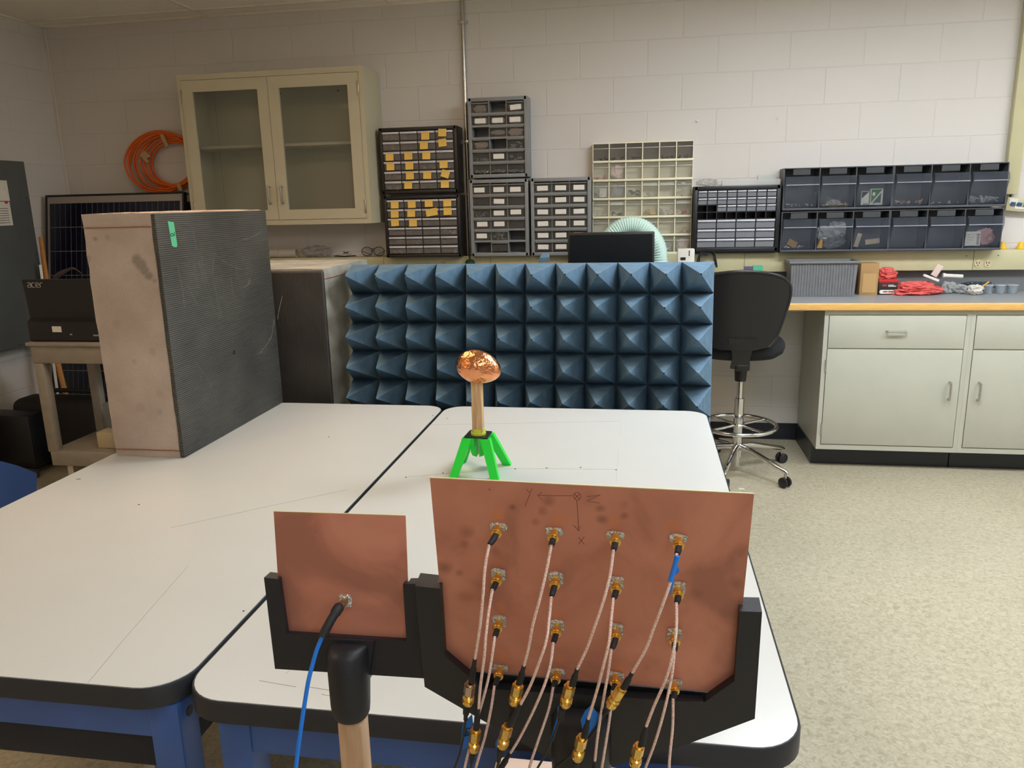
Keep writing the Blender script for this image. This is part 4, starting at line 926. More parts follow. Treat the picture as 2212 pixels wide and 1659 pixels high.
# ================================================================ WHITE TABLES
M_TABLE = mat('white_melamine', (200, 204, 201), .22, noise=.02, nscale=3, spec=.5)
M_TEDGE = mat('black_tmould', (36, 39, 45), .45)
M_MARK = mat('pencil', (158, 154, 146), .8)
M_DOT = mat('ink_dot', (40, 36, 34), .8)
def rrect(x0, x1, y0, y1, r, n=8):
    pts = []
    for cx, cy, a0 in ((x1-r, y0+r, -90), (x1-r, y1-r, 0), (x0+r, y1-r, 90), (x0+r, y0+r, 180)):
        for k in range(n+1):
            a = math.radians(a0+90*k/n); pts.append((cx+r*math.cos(a), cy+r*math.sin(a)))
    return pts
TZ = .78
def table(x0, x1, y0, y1, label, dots, lines, inx=.015):
    t = thing('work_table', ((x0+x1)/2, (y0+y1)/2, 0), label, 'table', 'white topped work tables')
    e = .0045
    b = B(); P_ = rrect(x0+e, x1-e, y0+e, y1-e, .072); b.prism(P_, lambda u, v, w_: (u, v, w_), TZ-.02, TZ); put('tabletop', b, M_TABLE, t)
    b = B(); Po = rrect(x0, x1, y0, y1, .0765); Pi = rrect(x0+e, x1-e, y0+e, y1-e, .072); n = len(Po)
    rings = [[(u, v, TZ-.0015) for u, v in Pi], [(u, v, TZ-.0005) for u, v in [((a[0]*.4+c[0]*.6), (a[1]*.4+c[1]*.6)) for a, c in zip(Pi, Po)]], [(u, v, TZ-.004) for u, v in Po], [(u, v, TZ-.037) for u, v in Po], [(u, v, TZ-.040) for u, v in Pi]]
    b.ring_tube(rings); put('edge_band', b, M_TEDGE, t)
    az0, az1, ins, lw = .674, TZ-.0405, .022, .055
    b = B(); a, c, d, g = x0+inx, x1-inx, y0+ins, y1-ins-.09
    for p, q in (((a+lw, d+.004), (c-lw, d+.009)), ((a+lw, g-.009), (c-lw, g-.004)), ((a+.004, d+lw), (a+.009, g-lw)), ((c-.009, d+lw), (c-.004, g-lw))): b.box((p[0], p[1], az0), (q[0], q[1], az1))
    put('apron', b, M_BLUEPAINT, t)
    for (lx, ly) in ((a, d), (c-lw, d), (a, g-lw), (c-lw, g-lw)):
        l = put('leg', B().box((lx, ly, .02), (lx+lw, ly+lw, az1), .004), M_BLUEPAINT, t)
        put('foot', B().cyl((lx+lw/2, ly+lw/2, 0.0005), (lx+lw/2, ly+lw/2, .0198), .022, n=14), M_BLACK, l)
        if ly == d:
            side = lx+lw if lx == c-lw else lx
            put('bolt_hole', B().cyl((side-.001, ly+.03, .71), (side+.0012 if side > lx else side-.0012, ly+.03, .71), .009, n=14), M_BLACK, l)
    for px, py in dots:
        p = atz(px, py, TZ); r_ = .0022 if py > 1250 else .0028; put('ink_dot', B().cyl((p.x, p.y, TZ), (p.x, p.y, TZ+.0004), r_, n=8), M_DOT, t)
    for ln in lines:
        b = B(); P_ = [atz(x, y, TZ) for x, y in ln]
        for q0, q1 in zip(P_[:-1], P_[1:]):
            d_ = (q1-q0).normalized(); s = Vector((-d_.y, d_.x, 0))*.00038; b.prism([(0, 0), (1, 0), (1, 1), (0, 1)], lambda u, v, w_: tuple(q0+(q1-q0)*u+s*(v*2-1)+Vector((0, 0, w_))), .0001, .0004)
        put('pencil_line', b, M_MARK, t)
    return t
table(-1.637, -.7185, .985, 2.768, 'left white topped work table with blue legs, the foam block on it', [(526, 1320), (935, 898), (710, 944), (300, 1170-80), (167, 1035), (172, 1035)], [[(345, 1292), (407, 1222)], [(260, 1390), (345, 1292)], [(190, 1475), (262, 1388)], [(370, 1140), (560, 1098), (750, 1058)]])
table(-.7155, .240, .972, 2.768, 'right white topped work table with blue legs, the green tripod on it', [(1113, 1013), (1181, 1011), (1254, 1010), (1331, 1015), (966, 904), (877, 1031), (957, 1022), (982, 1517), (1530, 1584), (582, 1327)], [[(1341, 908), (1339, 940)], [(1336, 970), (1331, 1040)], [(880, 1030), (1110, 1012), (1330, 1014)], [(920, 918), (1340, 910)], [(560, 1470), (605, 1478), (640, 1484)], [(668, 1484), (725, 1493)], [(695, 1500), (728, 1506)], [(618, 1455), (625, 1449)]], .058)

# stool and pale box under the tables
t = thing('black_stool', (-1.05, 1.25, 0), 'black padded stool pushed under the left table', 'stool')
b = B(); b.box((-1.52, 1.075, .548), (-.80, 1.5, .668), .022, 4); put('seat', b, mat('black_upholstery', (40, 42, 48), .75, bump=.2, bscale=200), t)
put('post', B().cyl((-1.02, 1.3, .12), (-1.02, 1.3, .548), .022, n=16), M_STEEL, t)
for k in range(5):
    a = math.radians(20+72*k); put('base_arm', B().tube([(-1.02, 1.3, .12), (-1.02+.13*math.cos(a), 1.3+.13*math.sin(a), .10), (-1.02+.27*math.cos(a), 1.3+.27*math.sin(a), .07)], [.022, .018, .012], 8), M_BLACK, t)
    put('caster', B().ball((-1.02+.27*math.cos(a), 1.3+.27*math.sin(a), .031), .03, n=8), M_BLACK, t)
pz = at(1072, 1626, .94); b = B(); b.box((pz.x, .885, .001), (at(1480, 1655, .94).x, .94, pz.z), .012, 3)
tag(put('pale_box', b, mat('pale_laminate', (206, 186, 172), .5)), 'tall pale box standing on the floor between the right table and the large board', 'box')

# ================================================================ FOAM BLOCKS
def foam_mat(name, c1, c2, sp):
    mm = mat(name, c1, .95, noise=.0, nscale=14, bump=1.0, bscale=420, col2=c2, detail=8)
    return mm
M_FOAMW = mat('raw_white_foam', (236, 218, 202), .95, nscale=5.5, bump=1.0, bscale=380, col2=(214, 194, 176), detail=10)
M_FOAMG = mat('raw_grey_foam', (206, 204, 190), .95, nscale=9, bump=.8, bscale=380, col2=(166, 166, 156), detail=10)
# ribbed dark skin
def ribbed(name, col, axis, per, strength=.5, dist=.002):
    mm = bpy.data.materials.new(name); mm.use_nodes = True; nt = mm.node_tree; b = nt.nodes['Principled BSDF']; b.inputs['Roughness'].default_value = .55
    tc = nt.nodes.new('ShaderNodeTexCoord'); sp = nt.nodes.new('ShaderNodeSeparateXYZ'); nt.links.new(tc.outputs['Object'], sp.inputs[0])
    mu = nt.nodes.new('ShaderNodeMath'); mu.operation = 'MULTIPLY'; mu.inputs[1].default_value = 2*PI/per; nt.links.new(sp.outputs[axis], mu.inputs[0])
    si = nt.nodes.new('ShaderNodeMath'); si.operation = 'SINE'; nt.links.new(mu.outputs[0], si.inputs[0])
    n = nt.nodes.new('ShaderNodeTexNoise'); n.inputs['Scale'].default_value = 6; n.inputs['Detail'].default_value = 8; nt.links.new(tc.outputs['Object'], n.inputs['Vector'])
    # long thin scuffs
    mp = nt.nodes.new('ShaderNodeMapping'); mp.inputs['Scale'].default_value = (8, 14, 2.2); mp.inputs['Rotation'].default_value = (.5, 0, 0); nt.links.new(tc.outputs['Object'], mp.inputs[0])
    n3 = nt.nodes.new('ShaderNodeTexNoise'); n3.inputs['Scale'].default_value = 2.2; n3.inputs['Detail'].default_value = 10; n3.inputs['Roughness'].default_value = .75; nt.links.new(mp.outputs[0], n3.inputs['Vector'])
    r = nt.nodes.new('ShaderNodeValToRGB'); r.color_ramp.elements[0].position = .35; r.color_ramp.elements[1].position = .75
    c = lin(col); r.color_ramp.elements[0].color = (*[v*.75 for v in c], 1); r.color_ramp.elements[1].color = (*[v*1.35 for v in c], 1)
    nt.links.new(n.outputs['Fac'], r.inputs[0])
    r3 = nt.nodes.new('ShaderNodeValToRGB'); r3.color_ramp.elements[0].position = .62; r3.color_ramp.elements[0].color = (0, 0, 0, 1); r3.color_ramp.elements[1].position = .75; r3.color_ramp.elements[1].color = (1, 1, 1, 1); nt.links.new(n3.outputs['Fac'], r3.inputs[0])
    mx = nt.nodes.new('ShaderNodeMix'); mx.data_type = 'RGBA'; mx.inputs['B'].default_value = (*[v*2.6 for v in c], 1)
    sc = nt.nodes.new('ShaderNodeMath'); sc.operation = 'MULTIPLY'; sc.inputs[1].default_value = .45; nt.links.new(r3.outputs[0], sc.inputs[0])
    nt.links.new(sc.outputs[0], mx.inputs[0]); nt.links.new(r.outputs[0], mx.inputs['A']); nt.links.new(mx.outputs['Result'], b.inputs['Base Color'])
    bp = nt.nodes.new('ShaderNodeBump'); bp.inputs['Strength'].default_value = strength; bp.inputs['Distance'].default_value = dist; nt.links.new(si.outputs[0], bp.inputs['Height']); nt.links.new(bp.outputs[0], b.inputs['Normal'])
    return mm
M_SKIN = ribbed('ribbed_dark_skin', (66, 66, 61), 2, .0062, .7, .0011)
M_SKIN2 = ribbed('dark_skin_plain', (48, 46, 42), 0, .006, .3, .0008)
t = thing('foam_block', (-1.49, 2.45, TZ), 'tall white foam block with ribbed dark side and green tape, on the left table', 'foam block', 'foam absorber blocks')
fx0, fx1, fy0, fy1, fz1 = -1.612, -1.376, 2.087, 2.765, 1.517
def rough_box(b, x0, x1, y0, y1, z0, z1, n=14, amp=.003, seed=2, dome=0):
    rnd = random.Random(seed); bm = bmesh.new(); bmesh.ops.create_cube(bm, size=1); bmesh.ops.subdivide_edges(bm, edges=bm.edges[:], cuts=n, use_grid_fill=True)
    mp = {}
    for v in bm.verts:
        p = Vector((x0+(v.co.x+.5)*(x1-x0), y0+(v.co.y+.5)*(y1-y0), z0+(v.co.z+.5)*(z1-z0)))
        k = Vector((rnd.uniform(-1, 1), rnd.uniform(-1, 1), rnd.uniform(-1, 1)))*amp
        if v.co.z < -.49: k.z = 0
        if v.co.z > .49 and dome: p.z += dome*(1-(2*v.co.x)**2)*.6+dome*.3*(1-(2*v.co.y)**2)
        mp[v] = b._v(p+k)
    for f in bm.faces: b._f([mp[v] for v in f.verts])
    bm.free()
b = B(); rough_box(b, fx0, fx1-.0155, fy0, fy1, TZ+.0008, fz1, 18, .0018, 2, .004); put('foam_core', b, M_FOAMW, t, smooth=80)
b = B(); b.box((fx1-.014, fy0-.004, TZ+.0008), (fx1, fy1+.004, fz1-.001), .0035); put('dark_side_panel', b, M_SKIN, t)
M_REDLINE = mat('rust_line', (150, 84, 58), .9)
b = B()
for z in (1.479, .803): b.box((fx0-.0002, fy0-.0030, z-.001), (fx1-.016, fy0-.001, z+.001))
put('glue_line', b, M_REDLINE, t)
o_ = ORG[t.name]
spots(M_FOAMW, [(tuple(at(px, py, fy0)-o_), r_*.00122, k) for px, py, r_, k in ((296, 562, 17, 1), (304, 572, 18, 1), (311, 583, 15, 1), (321, 595, 13, 1), (334, 607, 8, .6), (206, 516, 6, .8), (232, 514, 9, .35), (190, 560, 12, .35), (330, 760, 12, .3), (250, 700, 16, .25), (215, 860, 22, .35), (305, 880, 16, .3), (290, 780, 10, .3), (345, 890, 10, .3), (345, 850, 12, .25))], (132, 122, 102), .6, .006, .6)
# scuffs: pale arcs scratched into the ribbed skin
M_SCUFF = mat('pale_scuff', (128, 128, 120), .8)
SC_ = [[(460, 545), (480, 562), (505, 577), (523, 582)], [(428, 560), (438, 600), (452, 640), (462, 668), (474, 690)], [(434, 555), (445, 600), (456, 632)], [(418, 562), (424, 600), (428, 622)], [(462, 556), (460, 590), (466, 630), (480, 690)], [(498, 600), (503, 630), (507, 652)], [(510, 575), (516, 610), (526, 642)], [(405, 612), (416, 640), (430, 662)], [(383, 570), (391, 610), (396, 640), (398, 665)], [(565, 500), (545, 512), (524, 518)], [(590, 527), (600, 545), (607, 560)], [(592, 690), (585, 730), (560, 765)], [(480, 640), (490, 655), (495, 662)], [(418, 500), (421, 520), (424, 540)], [(610, 640), (603, 668), (600, 690)], [(420, 780), (450, 820), (470, 870)], [(540, 600), (537, 612), (528, 622)]]
# green tape with hand-drawn 9
M_TAPE = mat('green_tape', (92, 190, 140), .55)
def sidept(px, py, off=0):
    d = ray(px, py); X = fx1+off; k = X/d.x; return Vector((X, d.y*k, d.z*k+CAM_H))
tp = [sidept(x, y, .0004) for x, y in ((362, 477.5), (375, 480), (383, 530), (381, 534), (374, 533), (371, 530))]
for sc_ in SC_: put('scuff', B().tube(spline_([sidept(x, y, .0001) for x, y in sc_], 4), .00075, 4), M_SCUFF, t)
put('dent', B().ball(sidept(506, 761), .0012, .009, .008, n=8), mat('dent_dark', (30, 30, 28), .9), t)
b = B(); b.prism([(p.y, p.z) for p in tp], lambda u, v, w_: (fx1+w_, u, v), .0003, .0009); tape = put('green_tape', b, M_TAPE, t)
b = B()
n9 = [(374.5, 506), (372, 504), (369, 504.5), (368, 507), (369.5, 509.5), (372.5, 509.5), (374.5, 507), (375, 503.5), (376, 501)]
b.tube([sidept(x, y, .0012) for x, y in [(369, 505), (368.3, 508), (370, 510.5), (373, 509.5), (374.5, 506.5), (372, 504.2), (369.5, 504.8)]], .0011, 5); b.tube([sidept(x, y, .0012) for x, y in [(374.2, 507), (376, 510)]], .0011, 5); b.tube([sidept(x, y, .0012) for x, y in [(376.5, 501), (377.2, 508.5)]], .0011, 5)
put('pen_mark', b, M_BLACKM, tape)
# second block behind
t = thing('foam_block', (-1.45, 3.1, 0), 'dark faced foam absorber block between the tall block and the blue pyramids', 'foam block', 'foam absorber blocks')
b = B(); rough_box(b, -1.80, -1.222, 2.892, 3.40, .001, 1.288, 14, .002, 5); put('foam_core', b, M_FOAMG, t, smooth=80)
b = B(); b.box((-1.802, 2.868, .001), (-1.215, 2.8895, 1.282), .008, 3); put('dark_front_panel', b, M_SKIN2, t)
b = B(); b.box((-1.2215, 2.895, 1.247), (-1.2192, 3.398, 1.249)); put('glue_line', b, M_REDLINE, t)

# ================================================================ BLUE PYRAMID PANEL (leans back 8.8 deg)
M_PYR = mat('blue_pyramid_foam', (92, 122, 144), .88, nscale=26, bump=.25, bscale=300, col2=(78, 107, 128), detail=6)
M_TIP = mat('dark_worn_tip', (34, 40, 44), .8)
O = Vector((.277, 3.08, 1.286)); yawp, tilt, pa, pb, ph_ = -.0241, .1536, .122, .1190, .222
ex = Vector((math.cos(yawp), math.sin(yawp), 0)); n0 = Vector((math.sin(yawp), -math.cos(yawp), 0)); up = Vector((0, 0, 1))
dn = -(math.cos(tilt)*up-math.sin(tilt)*n0); nn = math.cos(tilt)*n0+math.sin(tilt)*up
PM = Matrix.Identity(4)
for i in range(3): PM[i][0], PM[i][1], PM[i][2], PM[i][3] = ex[i], nn[i], -dn[i], O[i]
t = thing('pyramid_absorber', (-.46, 3.0, 0), 'large blue panel of foam pyramids leaning behind the two white tables', 'foam panel')
b = B(); b.xf = PM; ROWS, COLS = 10, 12
rnd = random.Random(12); dark = {(1,0), (2,0), (4,0), (6,0), (7,0), (8,0), (9,0), (10,0), (11,0), (5,2), (6,2), (10,1), (11,1), (10,3), (11,4), (10,4), (5,4), (6,1)}
bx = [[None]*(ROWS+1) for _ in range(COLS+1)]
for i in range(COLS+1):
    for j in range(ROWS+1): bx[i][j] = b._v(((i-12)*pa, 0, -j*pb))
for i in range(COLS):
    for j in range(ROWS):
        cx_, cz_ = (i+.5-12)*pa+rnd.uniform(-.002, .002), -(j+.5)*pb+rnd.uniform(-.002, .002); q0 = [bx[i][j], bx[i+1][j], bx[i+1][j+1], bx[i][j+1]]
        crn = [(-.5, .5), (.5, .5), (.5, -.5), (-.5, -.5)]; prev = q0
        hh = ph_*rnd.uniform(.97, 1.0); yo = 0
        tipw = .05 if (i, j) in dark else .025
        for tt, sc in ((.3, .715), (.62, .40), (1.0, tipw)):
            ring = [b._v(((i+.5-12)*pa*(1-tt)+cx_*tt+c_[0]*pa*sc, hh*tt, -(j+.5)*pb*(1-tt)+cz_*tt+c_[1]*pb*sc)) for c_ in crn]
            for k in range(4): b._f([prev[k], prev[(k+1) % 4], ring[(k+1) % 4], ring[k]])
            prev = ring
        b.mi = 1 if (i, j) in dark and j in (0, 1, 2, 3, 4) else 0
        b._f(prev); b.mi = 0
put('pyramid_face', b, [M_PYR, M_TIP], t, smooth=0)
b = B(); b.xf = PM; b.box((-12*pa, -.06, -ROWS*pb-.09), (0, -.0005, 0)); put('backing', b, M_PYR, t)
# loose tip resting above the panel (on its top edge)
t = thing('foam_offcut', (-.5, 3.1, 1.28), 'small blue foam pyramid offcut standing on the top edge of the blue panel', 'foam piece')
pc = at(1175, 569, 3.11); s = Vector((pc.x, 3.115, 1.288)); b = B(); A = .017; hgt = .034
base = [s+Vector((-.02, -A, 0)), s+Vector((.021, -A, .002)), s+Vector((.019, A, .002)), s+Vector((-.018, A, 0))]; mid = [s+Vector((-.016, -A*.9, hgt*.55)), s+Vector((.022, -A, hgt*.6)), s+Vector((.02, A*.8, hgt*.7)), s+Vector((-.012, A*.8, hgt*.7))]; top = [s+Vector((-.006, -.004, hgt)), s+Vector((.016, -.006, hgt*1.05)), s+Vector((.016, .008, hgt*1.05)), s+Vector((-.004, .008, hgt))]
b.ring_tube([base, mid, top]); put('piece', b, M_PYR, t, smooth=0)

# ================================================================ DRAFTING CHAIR
t = thing('drafting_chair', (.57, 4.34, 0), 'black high drafting chair with a chrome foot ring facing the counter', 'chair')
cxh, cyh = .575, 4.37
M_CHB = mat('black_chair_shell', (21, 21, 22), .36); M_CHF = mat('black_chair_fabric', (24, 26, 30), .9, bump=.3, bscale=400)
def back_shape(yoff, sc, th, m, name):
    b = B(); rings = []; nz = 16
    # z, half width, forward curve
    prof = [(.735, .09), (.75, .155), (.79, .19), (.85, .212), (.92, .232), (.99, .249), (1.05, .254), (1.09, .238), (1.12, .200), (1.140, .135), (1.150, .06)]
    front, back = [], []
    for z, hw in prof:
        hw *= sc; zz = .94+(z-.94)*sc; lean = .06*((zz-.735)/.4)**1.5
        row, rowb = [], []
        for k in range(17):
            u = -1+k/8; dep = .055*(hw*u/.254)**2
            e = th*(1-abs(u)**6*.8)
            p = Vector((.515+hw*u, 4.175+yoff-lean*.6+dep, zz)); row.append(p); rowb.append(p+Vector((0, e, 0)))
        front.append(row); back.append(rowb)
    A = [[b._v(p) for p in r] for r in front]; C = [[b._v(p) for p in r] for r in back]; R_, K = len(A), 17
    for i in range(R_-1):
        for j in range(K-1): b._f([A[i][j], A[i][j+1], A[i+1][j+1], A[i+1][j]]); b._f([C[i][j], C[i+1][j], C[i+1][j+1], C[i][j+1]])
        b._f([A[i][0], A[i+1][0], C[i+1][0], C[i][0]]); b._f([A[i][-1], C[i][-1], C[i+1][-1], A[i+1][-1]])
    for j in range(K-1): b._f([A[0][j], C[0][j], C[0][j+1], A[0][j+1]]); b._f([A[-1][j], A[-1][j+1], C[-1][j+1], C[-1][j]])
    return put(name, b, m, t, smooth=60)
back_shape(0, 1.0, .018, M_CHB, 'back_shell'); back_shape(.0195, .965, .045, M_CHF, 'back_cushion')
def outline(k=1.0):
    prof = [(.75, .155), (.79, .19), (.85, .212), (.92, .232), (.99, .249), (1.05, .254), (1.09, .238), (1.12, .200), (1.140, .135), (1.150, .06)]
    pos = lambda z, hw, u: Vector((.515+hw*u, 4.178-.06*((z-.735)/.4)**1.5*.6+.055*(hw*u/.254)**2, z))
    return [pos(z, hw, 1) for z, hw in prof]+[pos(1.153, .0, 0)]+[pos(z, hw, -1) for z, hw in prof[::-1]]
put('rim', B().tube(spline_(outline(), 3), .0085, 8), mat('black_gloss_rim', (34, 34, 36), .25), t, smooth=70)
b = B(); rings = []
for (z, s_) in ((.655, .6), (.665, .82), (.69, .96), (.715, 1.0), (.74, .985), (.755, .93), (.76, .8), (.762, .5)):
    rings.append([(.545+.245*s_*math.copysign(abs(math.cos(a))**.8, math.cos(a)), 4.43+.225*s_*math.copysign(abs(math.sin(a))**.8, math.sin(a)), z+(.006 if z > .7 else 0)*math.cos(2*a)) for a in [2*PI*k/36 for k in range(36)]])
b.ring_tube(rings); put('seat', b, M_CHF, t, smooth=60)
b = B(); b.prism([(-.075, .80), (.075, .80), (.055, .74), (.045, .68), (.05, .625), (-.05, .625), (-.045, .68), (-.055, .74)], lambda u, v, w_: (.535+u, 4.165+w_+(.80-v)*.35, v), 0, .03); b.box((.505, 4.215, .612), (.585, 4.40, .652), .012); put('back_bracket', b, M_CHB, t)
ptx, pty = .555, 4.36
put('post_cover', B().cyl((ptx, pty, .615), (ptx, pty, .53), .036, .03, 20), M_BLACK, t)
put('gas_post', B().cyl((ptx, pty, .53), (ptx, pty, .40), .017, n=18), M_CHROME, t)
put('post_sleeve', B().cyl((ptx, pty, .43), (ptx, pty, .09), .027, n=20), M_CHROME, t)
put('post_foot', B().cyl((ptx, pty, .089), (ptx, pty, .03), .018, n=18), M_CHROME, t)
b = B(); Rr = .205
b.tube([(ptx+Rr*math.cos(a), pty+Rr*math.sin(a), .275) for a in [2*PI*k/48 for k in range(48)]], .0115, 10, closed=True)
b.tube([(ptx+.032*math.cos(a), pty+.032*math.sin(a), .275) for a in [2*PI*k/20 for k in range(20)]], .008, 8, closed=True)
for k in range(4):
    a = math.radians(38+90*k); b.tube([(ptx+.03*math.cos(a), pty+.03*math.sin(a), .275), (ptx+Rr*math.cos(a), pty+Rr*math.sin(a), .275)], .0075, 8)
put('foot_ring', b, M_CHROME, t, smooth=60)
for k, (ang, rr_) in enumerate(((-47, .33), (-108, .31), (33, .33), (105, .33), (176, .33))):
    a = math.radians(ang); d = Vector((math.cos(a), math.sin(a), 0)); c = Vector((ptx, pty, 0)); e = c+d*rr_
    arm = put('base_arm', B().tube([c+Vector((0, 0, .15)), c+d*.09+Vector((0, 0, .145)), c+d*.22+Vector((0, 0, .115)), e+Vector((0, 0, .088)), e+d*.012+Vector((0, 0, .08))], [.02, .019, .015, .0125, .009], 10), M_CHROME, t, smooth=60)
    s_ = Vector((-d.y, d.x, 0)); b = B(); w0 = e+Vector((0, 0, .0295))
    for o_ in (-.0165, .0165): b.tube([w0+s_*(o_-.008), w0+s_*(o_-.004), w0+s_*(o_+.004), w0+s_*(o_+.008)], [.023, .0285, .0285, .023], 18)
    b.cyl(w0+s_*-.01, w0+s_*.01, .012, n=12); put('caster', b, M_BLACK, arm, smooth=50)
    put('caster_stem', B().cyl(e+Vector((0, 0, .05)), e+Vector((0, 0, .082)), .008, n=10), M_STEEL, arm)
tag(put('floor_scrap', B().box((.535, 4.06, .0005), (.565, 4.075, .004), .001), M_WHITE), 'tiny white scrap on the floor in front of the chair', 'scrap')

# ================================================================ GREEN TRIPOD WITH COPPER EGG
M_GREEN = mat('green_print', (30, 214, 56), .4); M_GREEN = mat('bright_green_plastic', (28, 216, 60), .38, bump=.1, bscale=500)
t = thing('tripod_stand', (-.447, 2.066, TZ), 'bright green four-legged stand holding a wooden stick, on the right table', 'stand')
pl = [(-.482, 2.040), (-.414, 2.034), (-.413, 2.096), (-.478, 2.102)]; ft = [(-.506, 1.993), (-.388, 1.993), (-.376, 2.123), (-.512, 2.135)]
pcx, pcy = sum(p[0] for p in pl)/4, sum(p[1] for p in pl)/4
b = B(); b.prism(pl, lambda u, v, w_: (u, v, w_), .8835, .8885); put('top_plate', b, M_BLACK, t)
for (px, py), (qx, qy) in zip(pl, ft):
    b = B(); topc = Vector((px+(pcx-px)*.22, py+(pcy-py)*.22, .883)); botc = Vector((qx, qy, TZ+.0005)); hx, hy = .0118, .0095
    def sq(c, k=1): return [(c.x-hx*k, c.y-hy*k, c.z), (c.x+hx*k, c.y-hy*k, c.z), (c.x+hx*k, c.y+hy*k, c.z), (c.x-hx*k, c.y+hy*k, c.z)]
    b.ring_tube([sq(botc), sq(topc, 1.15)]); put('leg', b, M_GREEN, t, smooth=0)
b = B()
# side walls under the plate, split down the middle, and the round hub
for i in range(4):
    a0, a1 = Vector((*pl[i], 0)), Vector((*pl[(i+1) % 4], 0)); c0 = Vector((pcx, pcy, 0)); a0 = a0+(c0-a0)*.07; a1 = a1+(c0-a1)*.07; mid = (a0+a1)/2; dd = (a1-a0).normalized(); inn = (c0-mid).normalized()*.006
    for s0, s1 in ((a0, mid-dd*.006), (mid+dd*.006, a1)):
        q = [s0, s1, s1+inn, s0+inn]; b.ring_tube([[(p.x, p.y, .858) for p in q], [(p.x, p.y, .883) for p in q]])
put('skirt', b, M_GREEN, t, smooth=0)
for sgn in (-1, 1):
    b = B(); pr = [(sgn*.0035, .883), (sgn*.020, .883), (sgn*.020, .838), (sgn*.016, .829), (sgn*.0035, .825)]
    b.prism(pr, lambda u, v, w_: (pcx+u, pcy+w_, v), -.018, .018); put('hub', b, M_GREEN, t, smooth=0)
put('collar', B().lathe([(.016, .8887-.8887), (.0215, 0), (.0215, .006), (.0185, .008), (.0185, .017), (.0165, .018)], (-.446, 2.064, .8887), 22), mat('lime_plastic', (186, 200, 50), .5), t)
b = B()
for k in range(12):
    a = 2*PI*k/12; b.box((-.446+.0195*math.cos(a)-.0015, 2.064+.0195*math.sin(a)-.0015, .8888), (-.446+.0195*math.cos(a)+.0015, 2.064+.0195*math.sin(a)+.0015, .897))
put('collar_teeth', b, MATS['lime_plastic'], t)
M_STICK = mat('stick_wood', (204, 172, 126), .55, nscale=9, stretch=(14, 14, 1.2), col2=(172, 136, 94), detail=8)
tag(put('wooden_stick', B().box((-.461, 2.049, .8895), (-.431, 2.079, 1.052), .0035, 3), M_STICK), 'short square wooden stick standing in the green stand under the copper egg', 'stick')
# copper foil egg
M_EGG = mat('copper_foil', (232, 156, 108), .12, 1, bump=.9, bscale=34, noise=.06, nscale=12)
b = B(); bm = bmesh.new(); bmesh.ops.create_uvsphere(bm, u_segments=64, v_segments=40, radius=1)
ct = Vector((-.4385, 2.062, 1.083)); th_ = math.radians(15); rnd = random.Random(2); mp = {}
for v in bm.verts:
    p = v.co.copy(); ax = p.z; tap = 1-.13*ax
    # wrapped strips of foil: shallow facets around the long axis
    ang = math.atan2(p.y, p.x); fac = 1+.010*math.sin(9*ang+4*ax)+.006*math.sin(17*ang-9*ax)
    q = Vector((ax*.0635, p.x*.0450*tap*fac, p.y*.0455*tap*fac))
    q = Matrix.Rotation(th_, 3, 'Y') @ q; mp[v] = b._v(ct+q)
for f in bm.faces: b._f([mp[v] for v in f.verts])
bm.free()
eg = put('copper_egg', b, M_EGG, smooth=60); tag(eg, 'shiny copper foil covered egg balanced on the wooden stick', 'egg')

# ================================================================ ANTENNA BOARDS IN FRONT
def frame4(o, a, bb, n):
    M4 = Matrix.Identity(4); a, bb, n = Vector(a).normalized(), Vector(bb).normalized(), Vector(n).normalized()
    for i in range(3): M4[i][0], M4[i][1], M4[i][2], M4[i][3] = a[i], bb[i], n[i], o[i]
    return M4
# board frames: local x right, y up the board, z out of the board toward the camera side
F1 = frame4((-.401, .759, 1.194), (1, .018, .004), (-.005, .074, .997), (.018, -.997, .074))
F2 = frame4((-.1392, .7085, 1.212), (1, .001, -.015), (.015, -.18, .984), (-.002, -.984, -.18))
def onboard(F, px, py, w_=0):
    n = F.col[2].to_3d(); o = F.col[3].to_3d()+n*w_; d = ray(px, py); c = Vector((0, 0, CAM_H)); k = n.dot(o-c)/n.dot(d); return c+d*k
def copper_mat(name, seed):
    mm = bpy.data.materials.new(name); mm.use_nodes = True; nt = mm.node_tree; b = nt.nodes['Principled BSDF']
    b.inputs['Metallic'].default_value = .45; b.inputs['Roughness'].default_value = .42
    tc = nt.nodes.new('ShaderNodeTexCoord'); mp = nt.nodes.new('ShaderNodeMapping'); mp.inputs['Location'].default_value = (seed, seed*2, 0); nt.links.new(tc.outputs['Object'], mp.inputs[0])
    n = nt.nodes.new('ShaderNodeTexNoise'); n.inputs['Scale'].default_value = 9; n.inputs['Detail'].default_value = 6; n.inputs['Distortion'].default_value = .8; nt.links.new(mp.outputs[0], n.inputs['Vector'])
    r = nt.nodes.new('ShaderNodeValToRGB'); cr = r.color_ramp; cr.elements[0].position = .36; cr.elements[0].color = (*lin((172, 116, 98)), 1); cr.elements[1].position = .62; cr.elements[1].color = (*lin((212, 146, 124)), 1)
    e = cr.elements.new(.48); e.color = (*lin((200, 135, 114)), 1)
    nt.links.new(n.outputs['Fac'], r.inputs[0]); nt.links.new(r.outputs[0], b.inputs['Base Color'])
    n2 = nt.nodes.new('ShaderNodeTexNoise'); n2.inputs['Scale'].default_value = 4; n2.inputs['Detail'].default_value = 4; nt.links.new(mp.outputs[0], n2.inputs['Vector'])
    mr = nt.nodes.new('ShaderNodeMapRange'); mr.inputs['To Min'].default_value = .34; mr.inputs['To Max'].default_value = .55; nt.links.new(n2.outputs['Fac'], mr.inputs[0]); nt.links.new(mr.outputs[0], b.inputs['Roughness'])
    return mm
M_COP1, M_COP2 = copper_mat('copper_clad_small', 3), copper_mat('copper_clad_large', 7)
M_FR4 = mat('board_substrate', (214, 206, 160), .5)
